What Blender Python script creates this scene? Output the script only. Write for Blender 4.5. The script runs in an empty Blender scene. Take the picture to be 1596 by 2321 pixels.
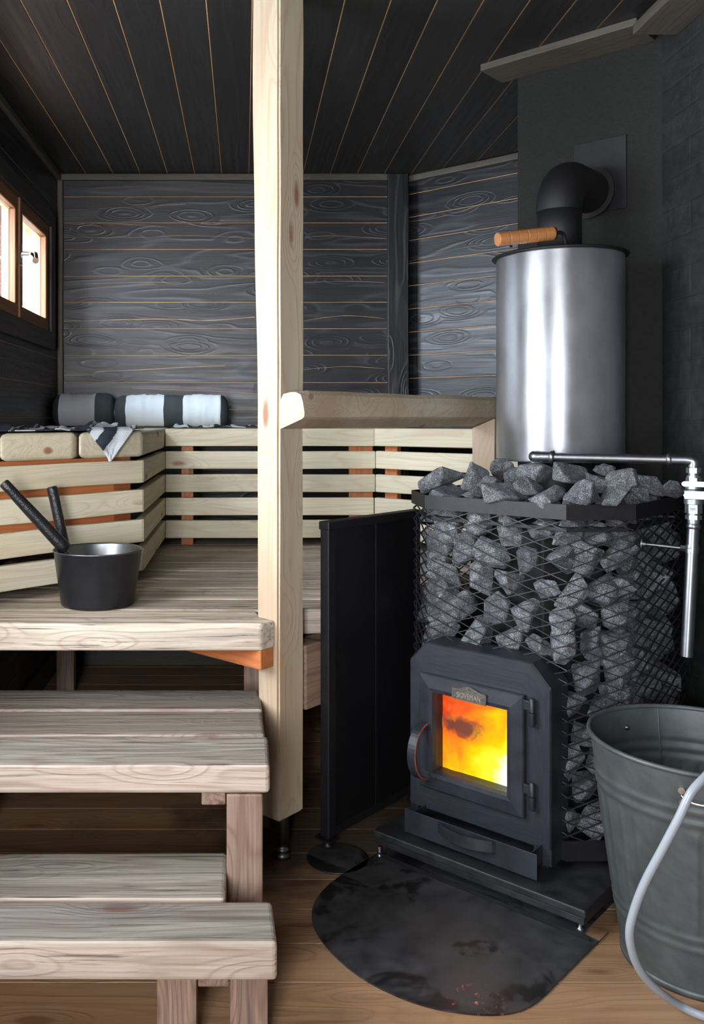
import bpy, bmesh, math, random
from mathutils import Vector, Matrix, noise
from math import sin, cos, pi, radians, sqrt, atan2, exp

scene = bpy.context.scene
COL = scene.collection
rnd = random.Random(7)

# ------------------------------------------------------------------ camera
CH = 1.18                      # camera height in metres
FPX, CX, CY = 2020.0, 553.0, 948.0   # focal length and principal point, 1596 x 2321 frame
cam_d = bpy.data.cameras.new('camera'); cam = bpy.data.objects.new('camera', cam_d)
COL.objects.link(cam)
cam.location = (0, 0, CH); cam.rotation_euler = (pi/2, 0, 0)
cam_d.sensor_fit = 'HORIZONTAL'; cam_d.sensor_width = 36.0
cam_d.lens = FPX/1596*36.0
cam_d.shift_x = (798-CX)/1596.0
cam_d.shift_y = -(1160.5-CY)/1596.0
cam_d.clip_start = 0.05
scene.camera = cam

# layout helpers: a point of the room from its measured direction and its depth / height / stove plane
SA = radians(43.5)             # the stove, chimney and post stand turned by this angle
U = Vector((cos(SA), -sin(SA), 0)); V = Vector((sin(SA), cos(SA), 0))
def S(a, q, z=0.0): return U*a + V*q + Vector((0, 0, z))          # stove frame -> world
MS = Matrix(((U.x, V.x, 0, 0), (U.y, V.y, 0, 0), (0, 0, 1, 0), (0, 0, 0, 1)))
def A(px, py, Y): return Vector(((px-CX)/FPX*Y, Y, CH-(py-CY)/FPX*Y))
def G(px, py, z):
    Y = FPX*(CH-z)/(py-CY); return Vector(((px-CX)/FPX*Y, Y, z))
def QA(px, q):
    k = (px-CX)/FPX; return q*(cos(SA)*k - sin(SA))/(cos(SA)+sin(SA)*k)
def PS(px, py, q):             # (a, z) on the stove plane q
    a = QA(px, q); Y = -sin(SA)*a+cos(SA)*q
    return a, CH-(py-CY)/FPX*Y
def I(): return Matrix.Identity(4)
def T(x, y, z): return Matrix.Translation((x, y, z))
def frame(o, x, z=Vector((0, 0, 1))):
    x = Vector(x).normalized(); y = z.cross(x).normalized(); z = x.cross(y)
    m = Matrix((x, y, z)).transposed().to_4x4(); m.translation = Vector(o); return m

# ------------------------------------------------------------------ mesh builder
def fbm(p, s): return noise.noise(Vector(p)*s)
class MB:
    def __init__(s): s.v = []; s.f = []; s.wc = []; s.pr = []; s.mi = []; s.sm = []
    def add(s, vs, fs, wc=None, mi=0, sm=False, pr=None, M=None):
        b = len(s.v); pr = rnd.random() if pr is None else pr
        for i, p in enumerate(vs):
            p = Vector(p); w = Vector(wc[i]) if wc else p
            s.v.append(M @ p if M is not None else p); s.wc.append(w); s.pr.append(pr)
        for f in fs:
            s.f.append([b+i for i in f]); s.mi.append(mi); s.sm.append(sm)
        return s
    def bm(s, bm, mi=0, sm=False, M=None, axis=0, pr=None, warp=None, off=None):
        bm.verts.ensure_lookup_table(); bm.verts.index_update()
        off = Vector((rnd.uniform(0, 50), rnd.uniform(0, 50), rnd.uniform(0, 50))) if off is None else off
        vs = [v.co.copy() for v in bm.verts]
        if warp: vs = [warp(p) for p in vs]
        ax = [(0, 1, 2), (1, 0, 2), (2, 0, 1)][axis]
        wc = [Vector((p[ax[0]], p[ax[1]], p[ax[2]]))+off for p in vs]
        s.add(vs, [[v.index for v in f.verts] for f in bm.faces], wc, mi, sm, pr, M)
        bm.free(); return s
    def box(s, x0, x1, y0, y1, z0, z1, bev=0.002, M=None, mi=0, axis=0, cuts=0, hew=0.0, hs=3.0, seg=2, pr=None, sm=False, off=None):
        bm = bmesh.new(); bmesh.ops.create_cube(bm, size=1)
        for v in bm.verts: v.co = Vector(((x0+x1)/2+v.co.x*(x1-x0), (y0+y1)/2+v.co.y*(y1-y0), (z0+z1)/2+v.co.z*(z1-z0)))
        if bev > 0: bmesh.ops.bevel(bm, geom=bm.edges[:], offset=bev, segments=seg, affect='EDGES', profile=0.5)
        if cuts:
            es = [e for e in bm.edges if abs((e.verts[0].co-e.verts[1].co)[axis]) > 0.6*((x1-x0, y1-y0, z1-z0)[axis])]
            bmesh.ops.subdivide_edges(bm, edges=es, cuts=cuts)
        warp = None
        if hew:
            o = Vector((rnd.uniform(0, 99),)*3)
            def warp(p):
                q = p.copy()
                d = Vector((noise.noise(p*hs+o), noise.noise(p*hs+o*1.7+Vector((5, 0, 0))), noise.noise(p*hs+o*2.3+Vector((0, 7, 0)))))
                d[axis] = 0
                return q+d*hew
        return s.bm(bm, mi, sm, M, axis, pr, warp, off)
    def prism(s, poly, z0, z1, bev=0.002, M=None, mi=0, axis=0, seg=2, pr=None, sm=False, rot=0.0, only=None):
        bm = bmesh.new()
        b = [bm.verts.new((x, y, z0)) for x, y in poly]; t = [bm.verts.new((x, y, z1)) for x, y in poly]
        n = len(poly)
        ar = sum(poly[i][0]*poly[(i+1) % n][1]-poly[(i+1) % n][0]*poly[i][1] for i in range(n))
        if ar < 0: b.reverse(); t.reverse()
        bm.faces.new(t); bm.faces.new(b[::-1])
        for i in range(n): j = (i+1) % n; bm.faces.new((b[i], b[j], t[j], t[i]))
        if bev > 0: bmesh.ops.bevel(bm, geom=bm.edges[:], offset=bev, segments=seg, affect='EDGES', profile=0.5)
        if rot:
            bm.verts.ensure_lookup_table(); bm.verts.index_update()
            off = Vector((rnd.uniform(0, 50), rnd.uniform(0, 50), rnd.uniform(0, 50)))
            R = Matrix.Rotation(-rot, 3, 'Z'); vs = [v.co.copy() for v in bm.verts]
            s.add(vs, [[v.index for v in f.verts] for f in bm.faces], [R@p+off for p in vs], mi, sm, pr, M); bm.free(); return s
        return s.bm(bm, mi, sm, M, axis, pr)
    def tube(s, pts, r, n=12, mi=0, M=None, caps=True, sm=True, pr=None):
        pts = [Vector(p) for p in pts]; m = len(pts); rr = r if isinstance(r, (list, tuple)) else [r]*m
        vs = []; fs = []; wc = []; L = 0
        t0 = (pts[1]-pts[0]).normalized(); up = Vector((0, 0, 1)) if abs(t0.z) < .9 else Vector((1, 0, 0))
        x = t0.cross(up).normalized()
        for i, p in enumerate(pts):
            t = (pts[min(i+1, m-1)]-pts[max(i-1, 0)]).normalized()
            x = (x-t*x.dot(t)).normalized(); y = t.cross(x)
            if i: L += (p-pts[i-1]).length
            for k in range(n):
                a = 2*pi*k/n; vs.append(p+(x*cos(a)+y*sin(a))*rr[i]); wc.append((L, rr[i]*cos(a), rr[i]*sin(a)))
        for i in range(m-1):
            for k in range(n):
                k2 = (k+1) % n; fs.append((i*n+k, i*n+k2, (i+1)*n+k2, (i+1)*n+k))
        s.add(vs, fs, wc, mi, sm, pr, M)
        if caps:
            for i, rev in ((0, True), (m-1, False)):
                c = vs[i*n:(i+1)*n]; w = wc[i*n:(i+1)*n]; idx = list(range(n))
                s.add(c, [idx[::-1] if rev else idx], w, mi, False, pr, M)
        return s
    def lathe(s, prof, n=48, M=None, mi=0, sm=True, warp=None, closed=False, pr=None):
        vs = []; wc = []; fs = []; m = len(prof)
        for i, (r, z) in enumerate(prof):
            for k in range(n):
                a = 2*pi*k/n; rr = r
                p = Vector((rr*cos(a), rr*sin(a), z))
                if warp: p = warp(p, a, r, z)
                vs.append(p); wc.append((a*max(r, .05), z, r))
        for i in range(m-1 if not closed else m):
            j = (i+1) % m
            for k in range(n):
                k2 = (k+1) % n; fs.append((i*n+k, i*n+k2, j*n+k2, j*n+k))
        return s.add(vs, fs, wc, mi, sm, pr, M)
    def rings(s, rings, mi=0, sm=False, close=True, capA=False, capB=False, M=None, wc=None, pr=None):
        n = len(rings[0]); vs = [p for r in rings for p in r]; fs = []
        for i in range(len(rings)-1):
            for k in range(n if close else n-1):
                k2 = (k+1) % n; fs.append((i*n+k, i*n+k2, (i+1)*n+k2, (i+1)*n+k))
        if capA: fs.append(tuple(range(n))[::-1])
        if capB: fs.append(tuple((len(rings)-1)*n+k for k in range(n)))
        return s.add(vs, fs, wc, mi, sm, pr, M)
    def build(s, name, mats, parent=None, loc=None, fix=True):
        base = Vector(loc) if loc is not None else Vector((0, 0, 0))
        if parent is not None: base = Vector(parent['_w'])
        me = bpy.data.meshes.new(name)
        me.from_pydata([p-base for p in s.v], [], s.f)
        if not isinstance(mats, (list, tuple)): mats = [mats]
        for m in mats: me.materials.append(m)
        me.polygons.foreach_set('material_index', s.mi); me.polygons.foreach_set('use_smooth', s.sm)
        a = me.attributes.new('wc', 'FLOAT_VECTOR', 'POINT'); a.data.foreach_set('vector', [c for w in s.wc for c in w])
        a = me.attributes.new('pr', 'FLOAT', 'POINT'); a.data.foreach_set('value', s.pr)
        if fix:
            bm = bmesh.new(); bm.from_mesh(me); bmesh.ops.recalc_face_normals(bm, faces=bm.faces[:]); bm.to_mesh(me); bm.free()
        me.update()
        o = bpy.data.objects.new(name, me); COL.objects.link(o)
        if parent is not None: o.parent = parent; o.location = base-Vector(parent['_w'])
        else: o.location = base
        o['_w'] = tuple(base)
        return o
def tag(o, label, cat=None, group=None):
    o['label'] = label
    if cat: o['category'] = cat
    if group: o['group'] = group
    return o
def thing(name, label, cat, loc, group=None):
    o = bpy.data.objects.new(name, None); COL.objects.link(o); o.location = loc; o['_w'] = tuple(loc)
    o.empty_display_size = .1
    return tag(o, label, cat, group)
def struct(o): o['kind'] = 'structure'; return o
def smooth_path(pts, k=8):
    pts = [Vector(p) for p in pts]; out = []
    for i in range(len(pts)-1):
        p0 = pts[max(i-1, 0)]; p1 = pts[i]; p2 = pts[i+1]; p3 = pts[min(i+2, len(pts)-1)]
        for j in range(k):
            t = j/k
            out.append(0.5*((2*p1)+(p2-p0)*t+(2*p0-5*p1+4*p2-p3)*t*t+(3*p1-p0-3*p2+p3)*t**3))
    out.append(pts[-1]); return out

# ------------------------------------------------------------------ materials
class NT:
    def __init__(s, name):
        s.m = bpy.data.materials.new(name); s.m.use_nodes = True; s.t = s.m.node_tree; s.t.nodes.clear()
        s.out = s.t.nodes.new('ShaderNodeOutputMaterial')
    def n(s, typ, ins=None, **kw):
        nd = s.t.nodes.new('ShaderNode'+typ)
        for k, v in kw.items(): setattr(nd, k, v)
        for k, v in (ins or {}).items():
            sock = nd.inputs[k]
            if isinstance(v, bpy.types.NodeSocket): s.t.links.new(v, sock)
            else: sock.default_value = v
        return nd
    def attr(s, name='wc', vec=True):
        a = s.n('Attribute', attribute_name=name); return a.outputs['Vector' if vec else 'Fac']
    def scale(s, vec, sc): return s.n('VectorMath', {0: vec, 1: sc}, operation='MULTIPLY').outputs[0]
    def noise(s, vec, scale=1., detail=2., rough=.5, dist=0.): return s.n('TexNoise', {'Vector': vec, 'Scale': scale, 'Detail': detail, 'Roughness': rough, 'Distortion': dist}).outputs['Fac']
    def math(s, op, a, b=0.0, c=None, clamp=False):
        ins = {0: a, 1: b}
        if c is not None: ins[2] = c
        return s.n('Math', ins, operation=op, use_clamp=clamp).outputs[0]
    def mr(s, v, a, b, c=0., d=1., interp='LINEAR'): return s.n('MapRange', {'Value': v, 'From Min': a, 'From Max': b, 'To Min': c, 'To Max': d}, interpolation_type=interp).outputs[0]
    def mix(s, f, a, b, mode='MIX'):
        nd = s.t.nodes.new('ShaderNodeMix'); nd.data_type = 'RGBA'; nd.blend_type = mode
        for sock, v in ((nd.inputs[0], f), (nd.inputs[6], a), (nd.inputs[7], b)):
            if isinstance(v, bpy.types.NodeSocket): s.t.links.new(v, sock)
            elif isinstance(v, (tuple, list)): sock.default_value = (*v[:3], 1)
            else: sock.default_value = v
        return nd.outputs[2]
    def ramp(s, v, stops, interp='LINEAR'):
        nd = s.n('ValToRGB', {'Fac': v}); r = nd.color_ramp; r.interpolation = interp
        while len(r.elements) < len(stops): r.elements.new(0.5)
        for e, (p, c) in zip(r.elements, stops): e.position = p; e.color = (*c, 1)
        return nd.outputs[0]
    def bump(s, h, strength=.3, dist=.002): return s.n('Bump', {'Height': h, 'Strength': strength, 'Distance': dist}).outputs[0]
    def bsdf(s, col, rough=.5, metal=0., normal=None, spec=.5, **kw):
        ins = {'Base Color': (*col, 1) if isinstance(col, tuple) else col, 'Roughness': rough, 'Metallic': metal, 'Specular IOR Level': spec}
        if normal is not None: ins['Normal'] = normal
        ins.update(kw)
        b = s.n('BsdfPrincipled', ins); s.t.links.new(b.outputs[0], s.out.inputs[0]); return s.m
def lin(r, g, b):
    f = lambda c: (c/255)/12.92 if c/255 <= .04045 else ((c/255+.055)/1.055)**2.4
    return (f(r), f(g), f(b))

def wood(name, c1, c2, line, knot, rough=.55, lines=.35, weather=None, wamt=.5, bumps=.35, knots=1.0, fiber=.3, prv=.25, spec=.4, ringf=14., gloss_var=.1, crack=0.0, stain=False):
    t = NT(name); w0 = t.attr(); pr = t.attr('pr', False)
    wv = t.n('TexNoise', {'Vector': t.scale(w0, (1., 1.5, 1.5)), 'Scale': 2.2, 'Detail': 2.}).outputs['Color']
    w = t.n('VectorMath', {0: t.n('VectorMath', {0: wv, 1: (.5, .5, .5)}, operation='SUBTRACT').outputs[0], 1: (0, .03, .03), 2: w0}, operation='MULTIPLY_ADD').outputs[0]
    low = t.noise(t.scale(w, (.8, 8, 8)), 1, 1.5, .45)
    vo = t.n('TexVoronoi', {'Vector': t.scale(w, (3.2, 11, 11)), 'Scale': 1.0, 'Randomness': 1.0}).outputs['Distance']
    wob = t.math('ADD', vo, t.math('MULTIPLY', t.noise(w, 60, 2), .05))
    kn = t.mr(wob, .09, .20, 1, 0, 'SMOOTHSTEP')
    near = t.mr(vo, .05, .50, 1, 0, 'SMOOTHSTEP')
    fld = t.math('ADD', t.math('MULTIPLY', low, ringf*6.28), t.math('MULTIPLY', near, 24.0*knots))
    ring = t.math('POWER', t.mr(t.math('SINE', fld), -1, 1, 0, 1), 5.0)
    fib = t.noise(t.scale(w, (2.5, 220, 220)), 1, 3, .6)
    fib2 = t.noise(t.scale(w, (1.6, 60, 60)), 1, 5, .65)
    big = t.noise(t.scale(w, (.9, 4, 4)), 1.3, 2)
    col = t.mix(t.mr(big, .3, .7), c1, c2)
    col = t.mix(t.math('MULTIPLY', ring, lines), col, line)
    if weather:
        wm = t.math('MULTIPLY', t.mr(fib2, .42, .68, 0, 1), wamt)
        col = t.mix(wm, col, weather)
    if crack:
        cr = t.noise(t.scale(w, (1.6, 120, 120)), 1, 5, .7)
        col = t.mix(t.mr(cr, .575, .66, 0, crack), col, (.02, .015, .012))
    col = t.mix(t.math('MULTIPLY', t.mr(fib, .3, .7, 1, 0), fiber), col, (0, 0, 0))
    if knots: col = t.mix(t.math('MULTIPLY', kn, min(1., knots)*.85), col, knot)
    br = t.mr(pr, 0, 1, 1-prv, 1+prv*.6)
    col = t.mix(1.0, col, t.n('CombineColor', {0: br, 1: br, 2: br}).outputs[0], 'MULTIPLY')
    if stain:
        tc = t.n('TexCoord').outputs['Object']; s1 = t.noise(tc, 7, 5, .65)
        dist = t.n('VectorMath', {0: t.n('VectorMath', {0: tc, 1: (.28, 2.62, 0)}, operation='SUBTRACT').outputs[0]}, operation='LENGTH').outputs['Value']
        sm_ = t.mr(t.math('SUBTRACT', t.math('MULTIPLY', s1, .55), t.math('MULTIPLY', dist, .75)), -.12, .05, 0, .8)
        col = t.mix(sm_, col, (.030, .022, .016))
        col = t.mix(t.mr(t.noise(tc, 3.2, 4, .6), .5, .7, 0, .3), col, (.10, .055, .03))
    h = t.math('ADD', t.math('MULTIPLY', fib, .5), t.math('MULTIPLY', ring, .8))
    return t.bsdf(col, t.mr(fib2, .3, .7, rough-gloss_var, rough+gloss_var), 0., t.bump(h, bumps, .0015), spec)

M = {}
M['pine'] = wood('pale_pine', lin(218, 210, 186), lin(207, 196, 167), lin(186, 155, 114), lin(140, 78, 42), .6, .30, lin(176, 165, 146), .35, .2, 1.0, .12, .12)
M['post'] = wood('hewn_post', lin(192, 182, 160), lin(172, 150, 124), lin(165, 128, 98), lin(120, 60, 35), .6, .35, lin(170, 158, 145), .35, .25, .9, .12, .1)
M['seat'] = wood('worn_seat', lin(206, 194, 178), lin(188, 172, 154), lin(150, 120, 94), lin(110, 62, 40), .6, .35, lin(96, 88, 80), .55, .5, .8, .3, .2, crack=.8)
M['step'] = wood('pale_step_edge', lin(200, 186, 172), lin(184, 164, 148), lin(150, 118, 96), lin(110, 70, 50), .65, .35, lin(128, 110, 100), .5, .6, .9, .3, .15, crack=.6)
M['steptop'] = wood('grey_worn_step_top', lin(160, 152, 140), lin(138, 127, 114), lin(112, 92, 78), lin(86, 54, 42), .68, .35, lin(84, 76, 70), .75, .6, .9, .45, .2, crack=.9)
M['benchtop'] = wood('worn_bench_top', lin(220, 207, 188), lin(196, 178, 156), lin(140, 108, 84), lin(104, 60, 40), .62, .4, lin(84, 76, 70), .7, .5, .9, .4, .2, crack=.9)
M['leg'] = wood('brown_leg', lin(168, 142, 124), lin(144, 114, 96), lin(104, 68, 50), lin(80, 40, 26), .65, .35, lin(82, 66, 60), .6, .5, .7, .3, .2)
M['redpine'] = wood('orange_pine', lin(196, 122, 72), lin(176, 100, 56), lin(150, 74, 36), lin(90, 40, 20), .55, .35, None, 0, .2, .8, .2, .15)
M['raw'] = wood('raw_pine_tongue', lin(225, 175, 120), lin(205, 150, 98), lin(150, 100, 60), lin(90, 50, 30), .7, .2, None, 0, .2, 0, .2, .1)
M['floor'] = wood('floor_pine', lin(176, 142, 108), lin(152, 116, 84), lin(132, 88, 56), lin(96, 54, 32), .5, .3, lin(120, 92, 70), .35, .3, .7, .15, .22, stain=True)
M['dark'] = wood('black_stained_boards', (.0085, .0087, .0100), (.0130, .0134, .0155), (.054, .056, .063), (.020, .021, .025), .40, .50, None, 0, .5, .8, .35, .2, .5, 7.)
M['casing'] = wood('grey_black_casing', lin(66, 64, 62), lin(54, 53, 52), lin(46, 44, 42), lin(40, 34, 30), .55, .3, None, 0, .3, .3, .2, .1)
M['darkceil'] = wood('black_stained_ceiling', (.013, .013, .0135), (.019, .019, .0185), (.03, .03, .03), (.006, .006, .006), .48, .2, None, 0, .3, .3, .35, .25, .45, 6.)
M['trim'] = wood('grey_brown_trim', lin(92, 86, 76), lin(76, 72, 66), lin(70, 62, 54), lin(40, 34, 30), .6, .3, None, 0, .3, .5, .2, .1)
M['sash'] = wood('brown_sash', lin(138, 96, 62), lin(120, 82, 52), lin(100, 64, 38), lin(70, 40, 24), .5, .3, None, 0, .2, 0, .2, .05)
M['jamb'] = wood('pale_orange_jamb', lin(226, 178, 120), lin(212, 160, 104), lin(190, 136, 84), lin(120, 70, 40), .5, .25, None, 0, .1, 0, .1, .05)
M['redjamb'] = wood('red_brown_casing', lin(196, 178, 178), lin(176, 150, 148), lin(160, 120, 115), lin(90, 50, 40), .5, .25, None, 0, .1, 0, .1, .05)
M['handlewood'] = wood('turned_handle_wood', lin(176, 120, 74), lin(156, 100, 58), lin(150, 94, 54), lin(90, 50, 30), .4, .3, None, 0, .1, 0, .15, .05)

def simple(name, col, rough, metal=0., nscale=0., nstr=.2, var=0., spec=.5, vs=40., dist=.002, extra=None):
    t = NT(name); w = t.attr(); normal = None; c = col
    if nscale: normal = t.bump(t.noise(w, nscale, 4, .6), nstr, dist)
    if var:
        nz = t.noise(w, vs, 4, .6)
        c = t.mix(t.mr(nz, .35, .65), tuple(x*(1-var) for x in col), tuple(min(1, x*(1+var)) for x in col))
    return t.bsdf(c, rough, metal, normal, spec, **(extra or {}))
M['castiron'] = simple('black_stove_steel', (.021, .024, .032), .45, .2, 300, .12, .3, .5, 18)
M['blacksteel'] = simple('matt_black_steel', (.008, .008, .0095), .5, .2, 250, .15, .3)
M['mesh'] = simple('mesh_steel', (.022, .023, .028), .5, .2, 0)
M['soot'] = simple('sooty_pipe', (.003, .003, .0035), .6, 0, 200, .1)
M['steel'] = simple('stainless_pipe', (.22, .23, .245), .36, 1., 0, 0, .1, .5, 30)
M['galv'] = simple('greenish_valve_metal', (.30, .34, .35), .42, .9, 300, .1, .15)
M['zinc'] = simple('zinc_bucket_metal', (.085, .097, .098), .5, .4, 120, .05, .15, .5, 25)
M['hose'] = simple('pale_hose', (.30, .33, .37), .35, 0, 0, 0, 0, .5)
M['chrome'] = simple('chrome', (.7, .7, .72), .15, 1.)
M['bucketblack'] = simple('black_bucket_paint', (.009, .0105, .014), .33, .3, 400, .06, .3, .6, 40)
M['leather'] = simple('black_hammered_handle', (.008, .009, .011), .3, .2, 180, .6, .3, .6, 60, .003)
M['plaster'] = simple('dark_plaster', (.0135, .0142, .0120), .8, 0, 110, .7, .15, .3, 90, .004)
M['pewter'] = simple('pewter_badge', (.16, .145, .125), .45, .7, 300, .2, .4, .5, 200)
M['rust'] = simple('rusty_edge', (.25, .05, .03), .6, .2, 200, .3, .4)
M['white'] = simple('white_painted_sash', (.75, .82, .88), .4)
M['slate'] = simple('black_slate_slab', (.016, .0165, .019), .45, 0, 60, .25, .5, .5, 22)

# brushed steel tank
t = NT('brushed_tank'); w = t.attr()
st = t.noise(t.scale(w, (6, 90, 1)), 1, 4, .6); bl = t.noise(t.scale(w, (9, 5, 5)), 1, 5, .62)
col = t.mix(t.mr(bl, .35, .65), (.42, .435, .46), (.58, .60, .64))
scr = t.mr(t.noise(t.scale(w, (14, 60, 3)), 1, 6, .7), .68, .73)
col = t.mix(t.math('MULTIPLY', scr, .35), col, (.12, .12, .12))
tg = t.n('Tangent', direction_type='RADIAL', axis='Z').outputs[0]
M['tank'] = t.bsdf(col, t.mr(bl, .3, .7, .38, .50), .85, t.bump(st, .05, .001), .5, **{'Anisotropic': .8, 'Anisotropic Rotation': .25, 'Tangent': tg})
# granite
t = NT('grey_granite'); tc = t.n('TexCoord').outputs['Object']; oi = t.n('ObjectInfo').outputs['Random']
n1 = t.noise(tc, 380, 3, .7); n2 = t.noise(tc, 45, 5, .7); n3 = t.noise(tc, 9, 3, .6)
col = t.ramp(t.math('ADD', t.math('MULTIPLY', n1, .65), t.math('MULTIPLY', n2, .35)), [(.36, (.014, .015, .019)), (.45, (.058, .062, .070)), (.53, (.18, .19, .205)), (.63, (.52, .54, .565))])
col = t.mix(t.mr(n3, .35, .65, .0, .45), col, (.05, .05, .06))
br = t.mr(oi, 0, 1, .75, 1.25); col = t.mix(1., col, t.n('CombineColor', {0: br, 1: br, 2: br}).outputs[0], 'MULTIPLY')
M['stone'] = t.bsdf(col, .7, 0., t.bump(t.math('ADD', t.math('MULTIPLY', n1, .5), n2), .9, .006))
# painted brick wall (dark)
t = NT('dark_painted_bricks'); w = t.attr()
bk = t.n('TexBrick', {'Vector': w, 'Scale': 1.0, 'Color1': (1, 1, 1, 1), 'Color2': (.8, .8, .8, 1), 'Mortar': (0, 0, 0, 1), 'Mortar Size': .006, 'Mortar Smooth': .6, 'Brick Width': .42, 'Row Height': .09})
n1 = t.noise(w, 30, 5, .7); n2 = t.noise(w, 6, 3)
col = t.mix(t.mr(n1, .35, .7), (.010, .011, .011), (.028, .030, .030))
M['brick'] = t.bsdf(col, t.mr(n2, .3, .7, .4, .65), 0., t.bump(t.math('ADD', bk.outputs['Fac'], t.math('MULTIPLY', n1, -2.2)), .45, -.004), .5)
# heat shield panel: black with sparkle
t = NT('black_speckled_panel'); w = t.attr()
sp = t.mr(t.noise(w, 420, 2), .70, .76); col = t.mix(t.math('MULTIPLY', sp, .6), (.005, .005, .006), (.12, .13, .15))
M['shield'] = t.bsdf(col, .42, .1, t.bump(t.noise(w, 250, 3), .3, .001))
# floor plate with burnt marks
t = NT('burnt_black_sheet'); w = t.attr()
n1 = t.noise(w, 14, 5, .7); n2 = t.noise(w, 5, 4, .65, .6); n3 = t.noise(w, 500, 2)
col = t.mix(t.mr(n1, .3, .7), (.018, .018, .020), (.052, .052, .056))
col = t.mix(t.mr(n2, .52, .58), col, (.006, .006, .007))
ld = t.n('VectorMath', {0: t.n('VectorMath', {0: w, 1: (.47, 1.80, .0)}, operation='SUBTRACT').outputs[0]}, operation='LENGTH').outputs['Value']
col = t.mix(t.math('MULTIPLY', t.mr(ld, .02, .13, .6, 0), t.mr(n1, .45, .6)), col, lin(74, 38, 38))
col = t.mix(t.math('MULTIPLY', t.mr(ld, .03, .07, 1, 0), t.mr(t.noise(w, 70, 4, .7), .60, .66)), col, lin(200, 110, 80))
col = t.mix(t.mr(n3, .73, .77, 0, .8), col, (.4, .4, .42))
M['sheet'] = t.bsdf(col, t.mr(n1, .3, .7, .38, .6), .1, t.bump(n1, .15, .002))
# glass
t = NT('window_glass')
g = t.n('BsdfGlossy', {'Roughness': .02, 'Color': (1, 1, 1, 1)}); tr = t.n('BsdfTransparent'); fr = t.n('Math', {0: t.math('MULTIPLY', t.math('POWER', t.n('LayerWeight', {'Blend': .5}).outputs['Facing'], 5.), .5), 1: .04}, operation='ADD')
mx = t.n('MixShader', {0: fr.outputs[0], 1: tr.outputs[0], 2: g.outputs[0]}); t.t.links.new(mx.outputs[0], t.out.inputs[0]); M['glass'] = t.m
# fire
t = NT('flames'); w = t.attr()
n1 = t.noise(w, 9, 4, .55, .8); n2 = t.noise(w, 30, 4, .6, .5)
sx = t.n('SeparateXYZ', {0: w}); gx = t.mr(sx.outputs[0], 0, .2, 0, 1); gz = t.mr(sx.outputs[2], 0, .22, 1, 0)
f = t.math('ADD', t.math('ADD', t.math('MULTIPLY', gx, .40), t.math('MULTIPLY', gz, .30)), t.math('ADD', t.math('MULTIPLY', n1, .55), t.math('MULTIPLY', n2, .15)))
fc = t.ramp(f, [(.30, lin(200, 45, 10)), (.48, lin(250, 96, 40)), (.60, lin(255, 140, 30)), (.74, lin(255, 205, 10)), (.88, lin(255, 242, 60)), (1.0, (1, 1, .8))])
dsub = t.n('VectorMath', {0: w, 1: (.058, 0, .135)}, operation='SUBTRACT').outputs[0]
dvec = t.n('VectorMath', {0: dsub, 1: (.85, 0, 1.5)}, operation='MULTIPLY').outputs[0]
dd = t.math('ADD', t.n('VectorMath', {0: dvec}, operation='LENGTH').outputs['Value'], t.math('MULTIPLY', t.math('SUBTRACT', n2, .5), .07))
fc = t.mix(t.mr(dd, .018, .055, .9, 0, 'SMOOTHSTEP'), fc, lin(96, 58, 58))
em = t.n('Emission', {'Color': fc, 'Strength': t.mr(f, .3, 1.1, .95, 1.5)}); t.t.links.new(em.outputs[0], t.out.inputs[0]); M['fire'] = t.m
t = NT('embers'); em = t.n('Emission', {'Color': (1., .16, .02, 1), 'Strength': .5}); t.t.links.new(em.outputs[0], t.out.inputs[0]); M['ember'] = t.m
# textiles: stripes by wc.x
def stripes(name, stops, waffle=.5, sc=300.):
    t = NT(name); w = t.attr(); sx = t.n('SeparateXYZ', {0: w}).outputs[0]
    c = t.ramp(sx, stops, 'CONSTANT')
    wf = t.n('TexChecker', {'Vector': w, 'Scale': sc}).outputs['Fac']
    nz = t.noise(w, 250, 3)
    c = t.mix(t.math('MULTIPLY', wf, waffle*.4), c, t.mix(.5, c, (.10, .12, .15)))
    return t.bsdf(c, .9, 0., t.bump(t.math('ADD', nz, t.math('MULTIPLY', wf, .4)), .5, .002), .2)
NAVY = (.022, .028, .040); CHAR = (.055, .068, .072); WH = (.72, .80, .84); GR = (.42, .43, .45)
M['roll1'] = stripes('grey_striped_roll', [(0, (.03, .032, .036)), (.13, GR), (.69, CHAR)], .15)
M['roll2'] = stripes('white_striped_roll', [(0, WH), (.015, CHAR), (.115, WH), (.44, CHAR), (.605, WH), (.925, CHAR)], .25)
M['towel'] = stripes('navy_striped_towel', [(0, NAVY), (.05, (.50, .55, .58)), (.30, NAVY), (.55, (.50, .55, .58)), (.75, NAVY)], .9, 260.)
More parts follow.
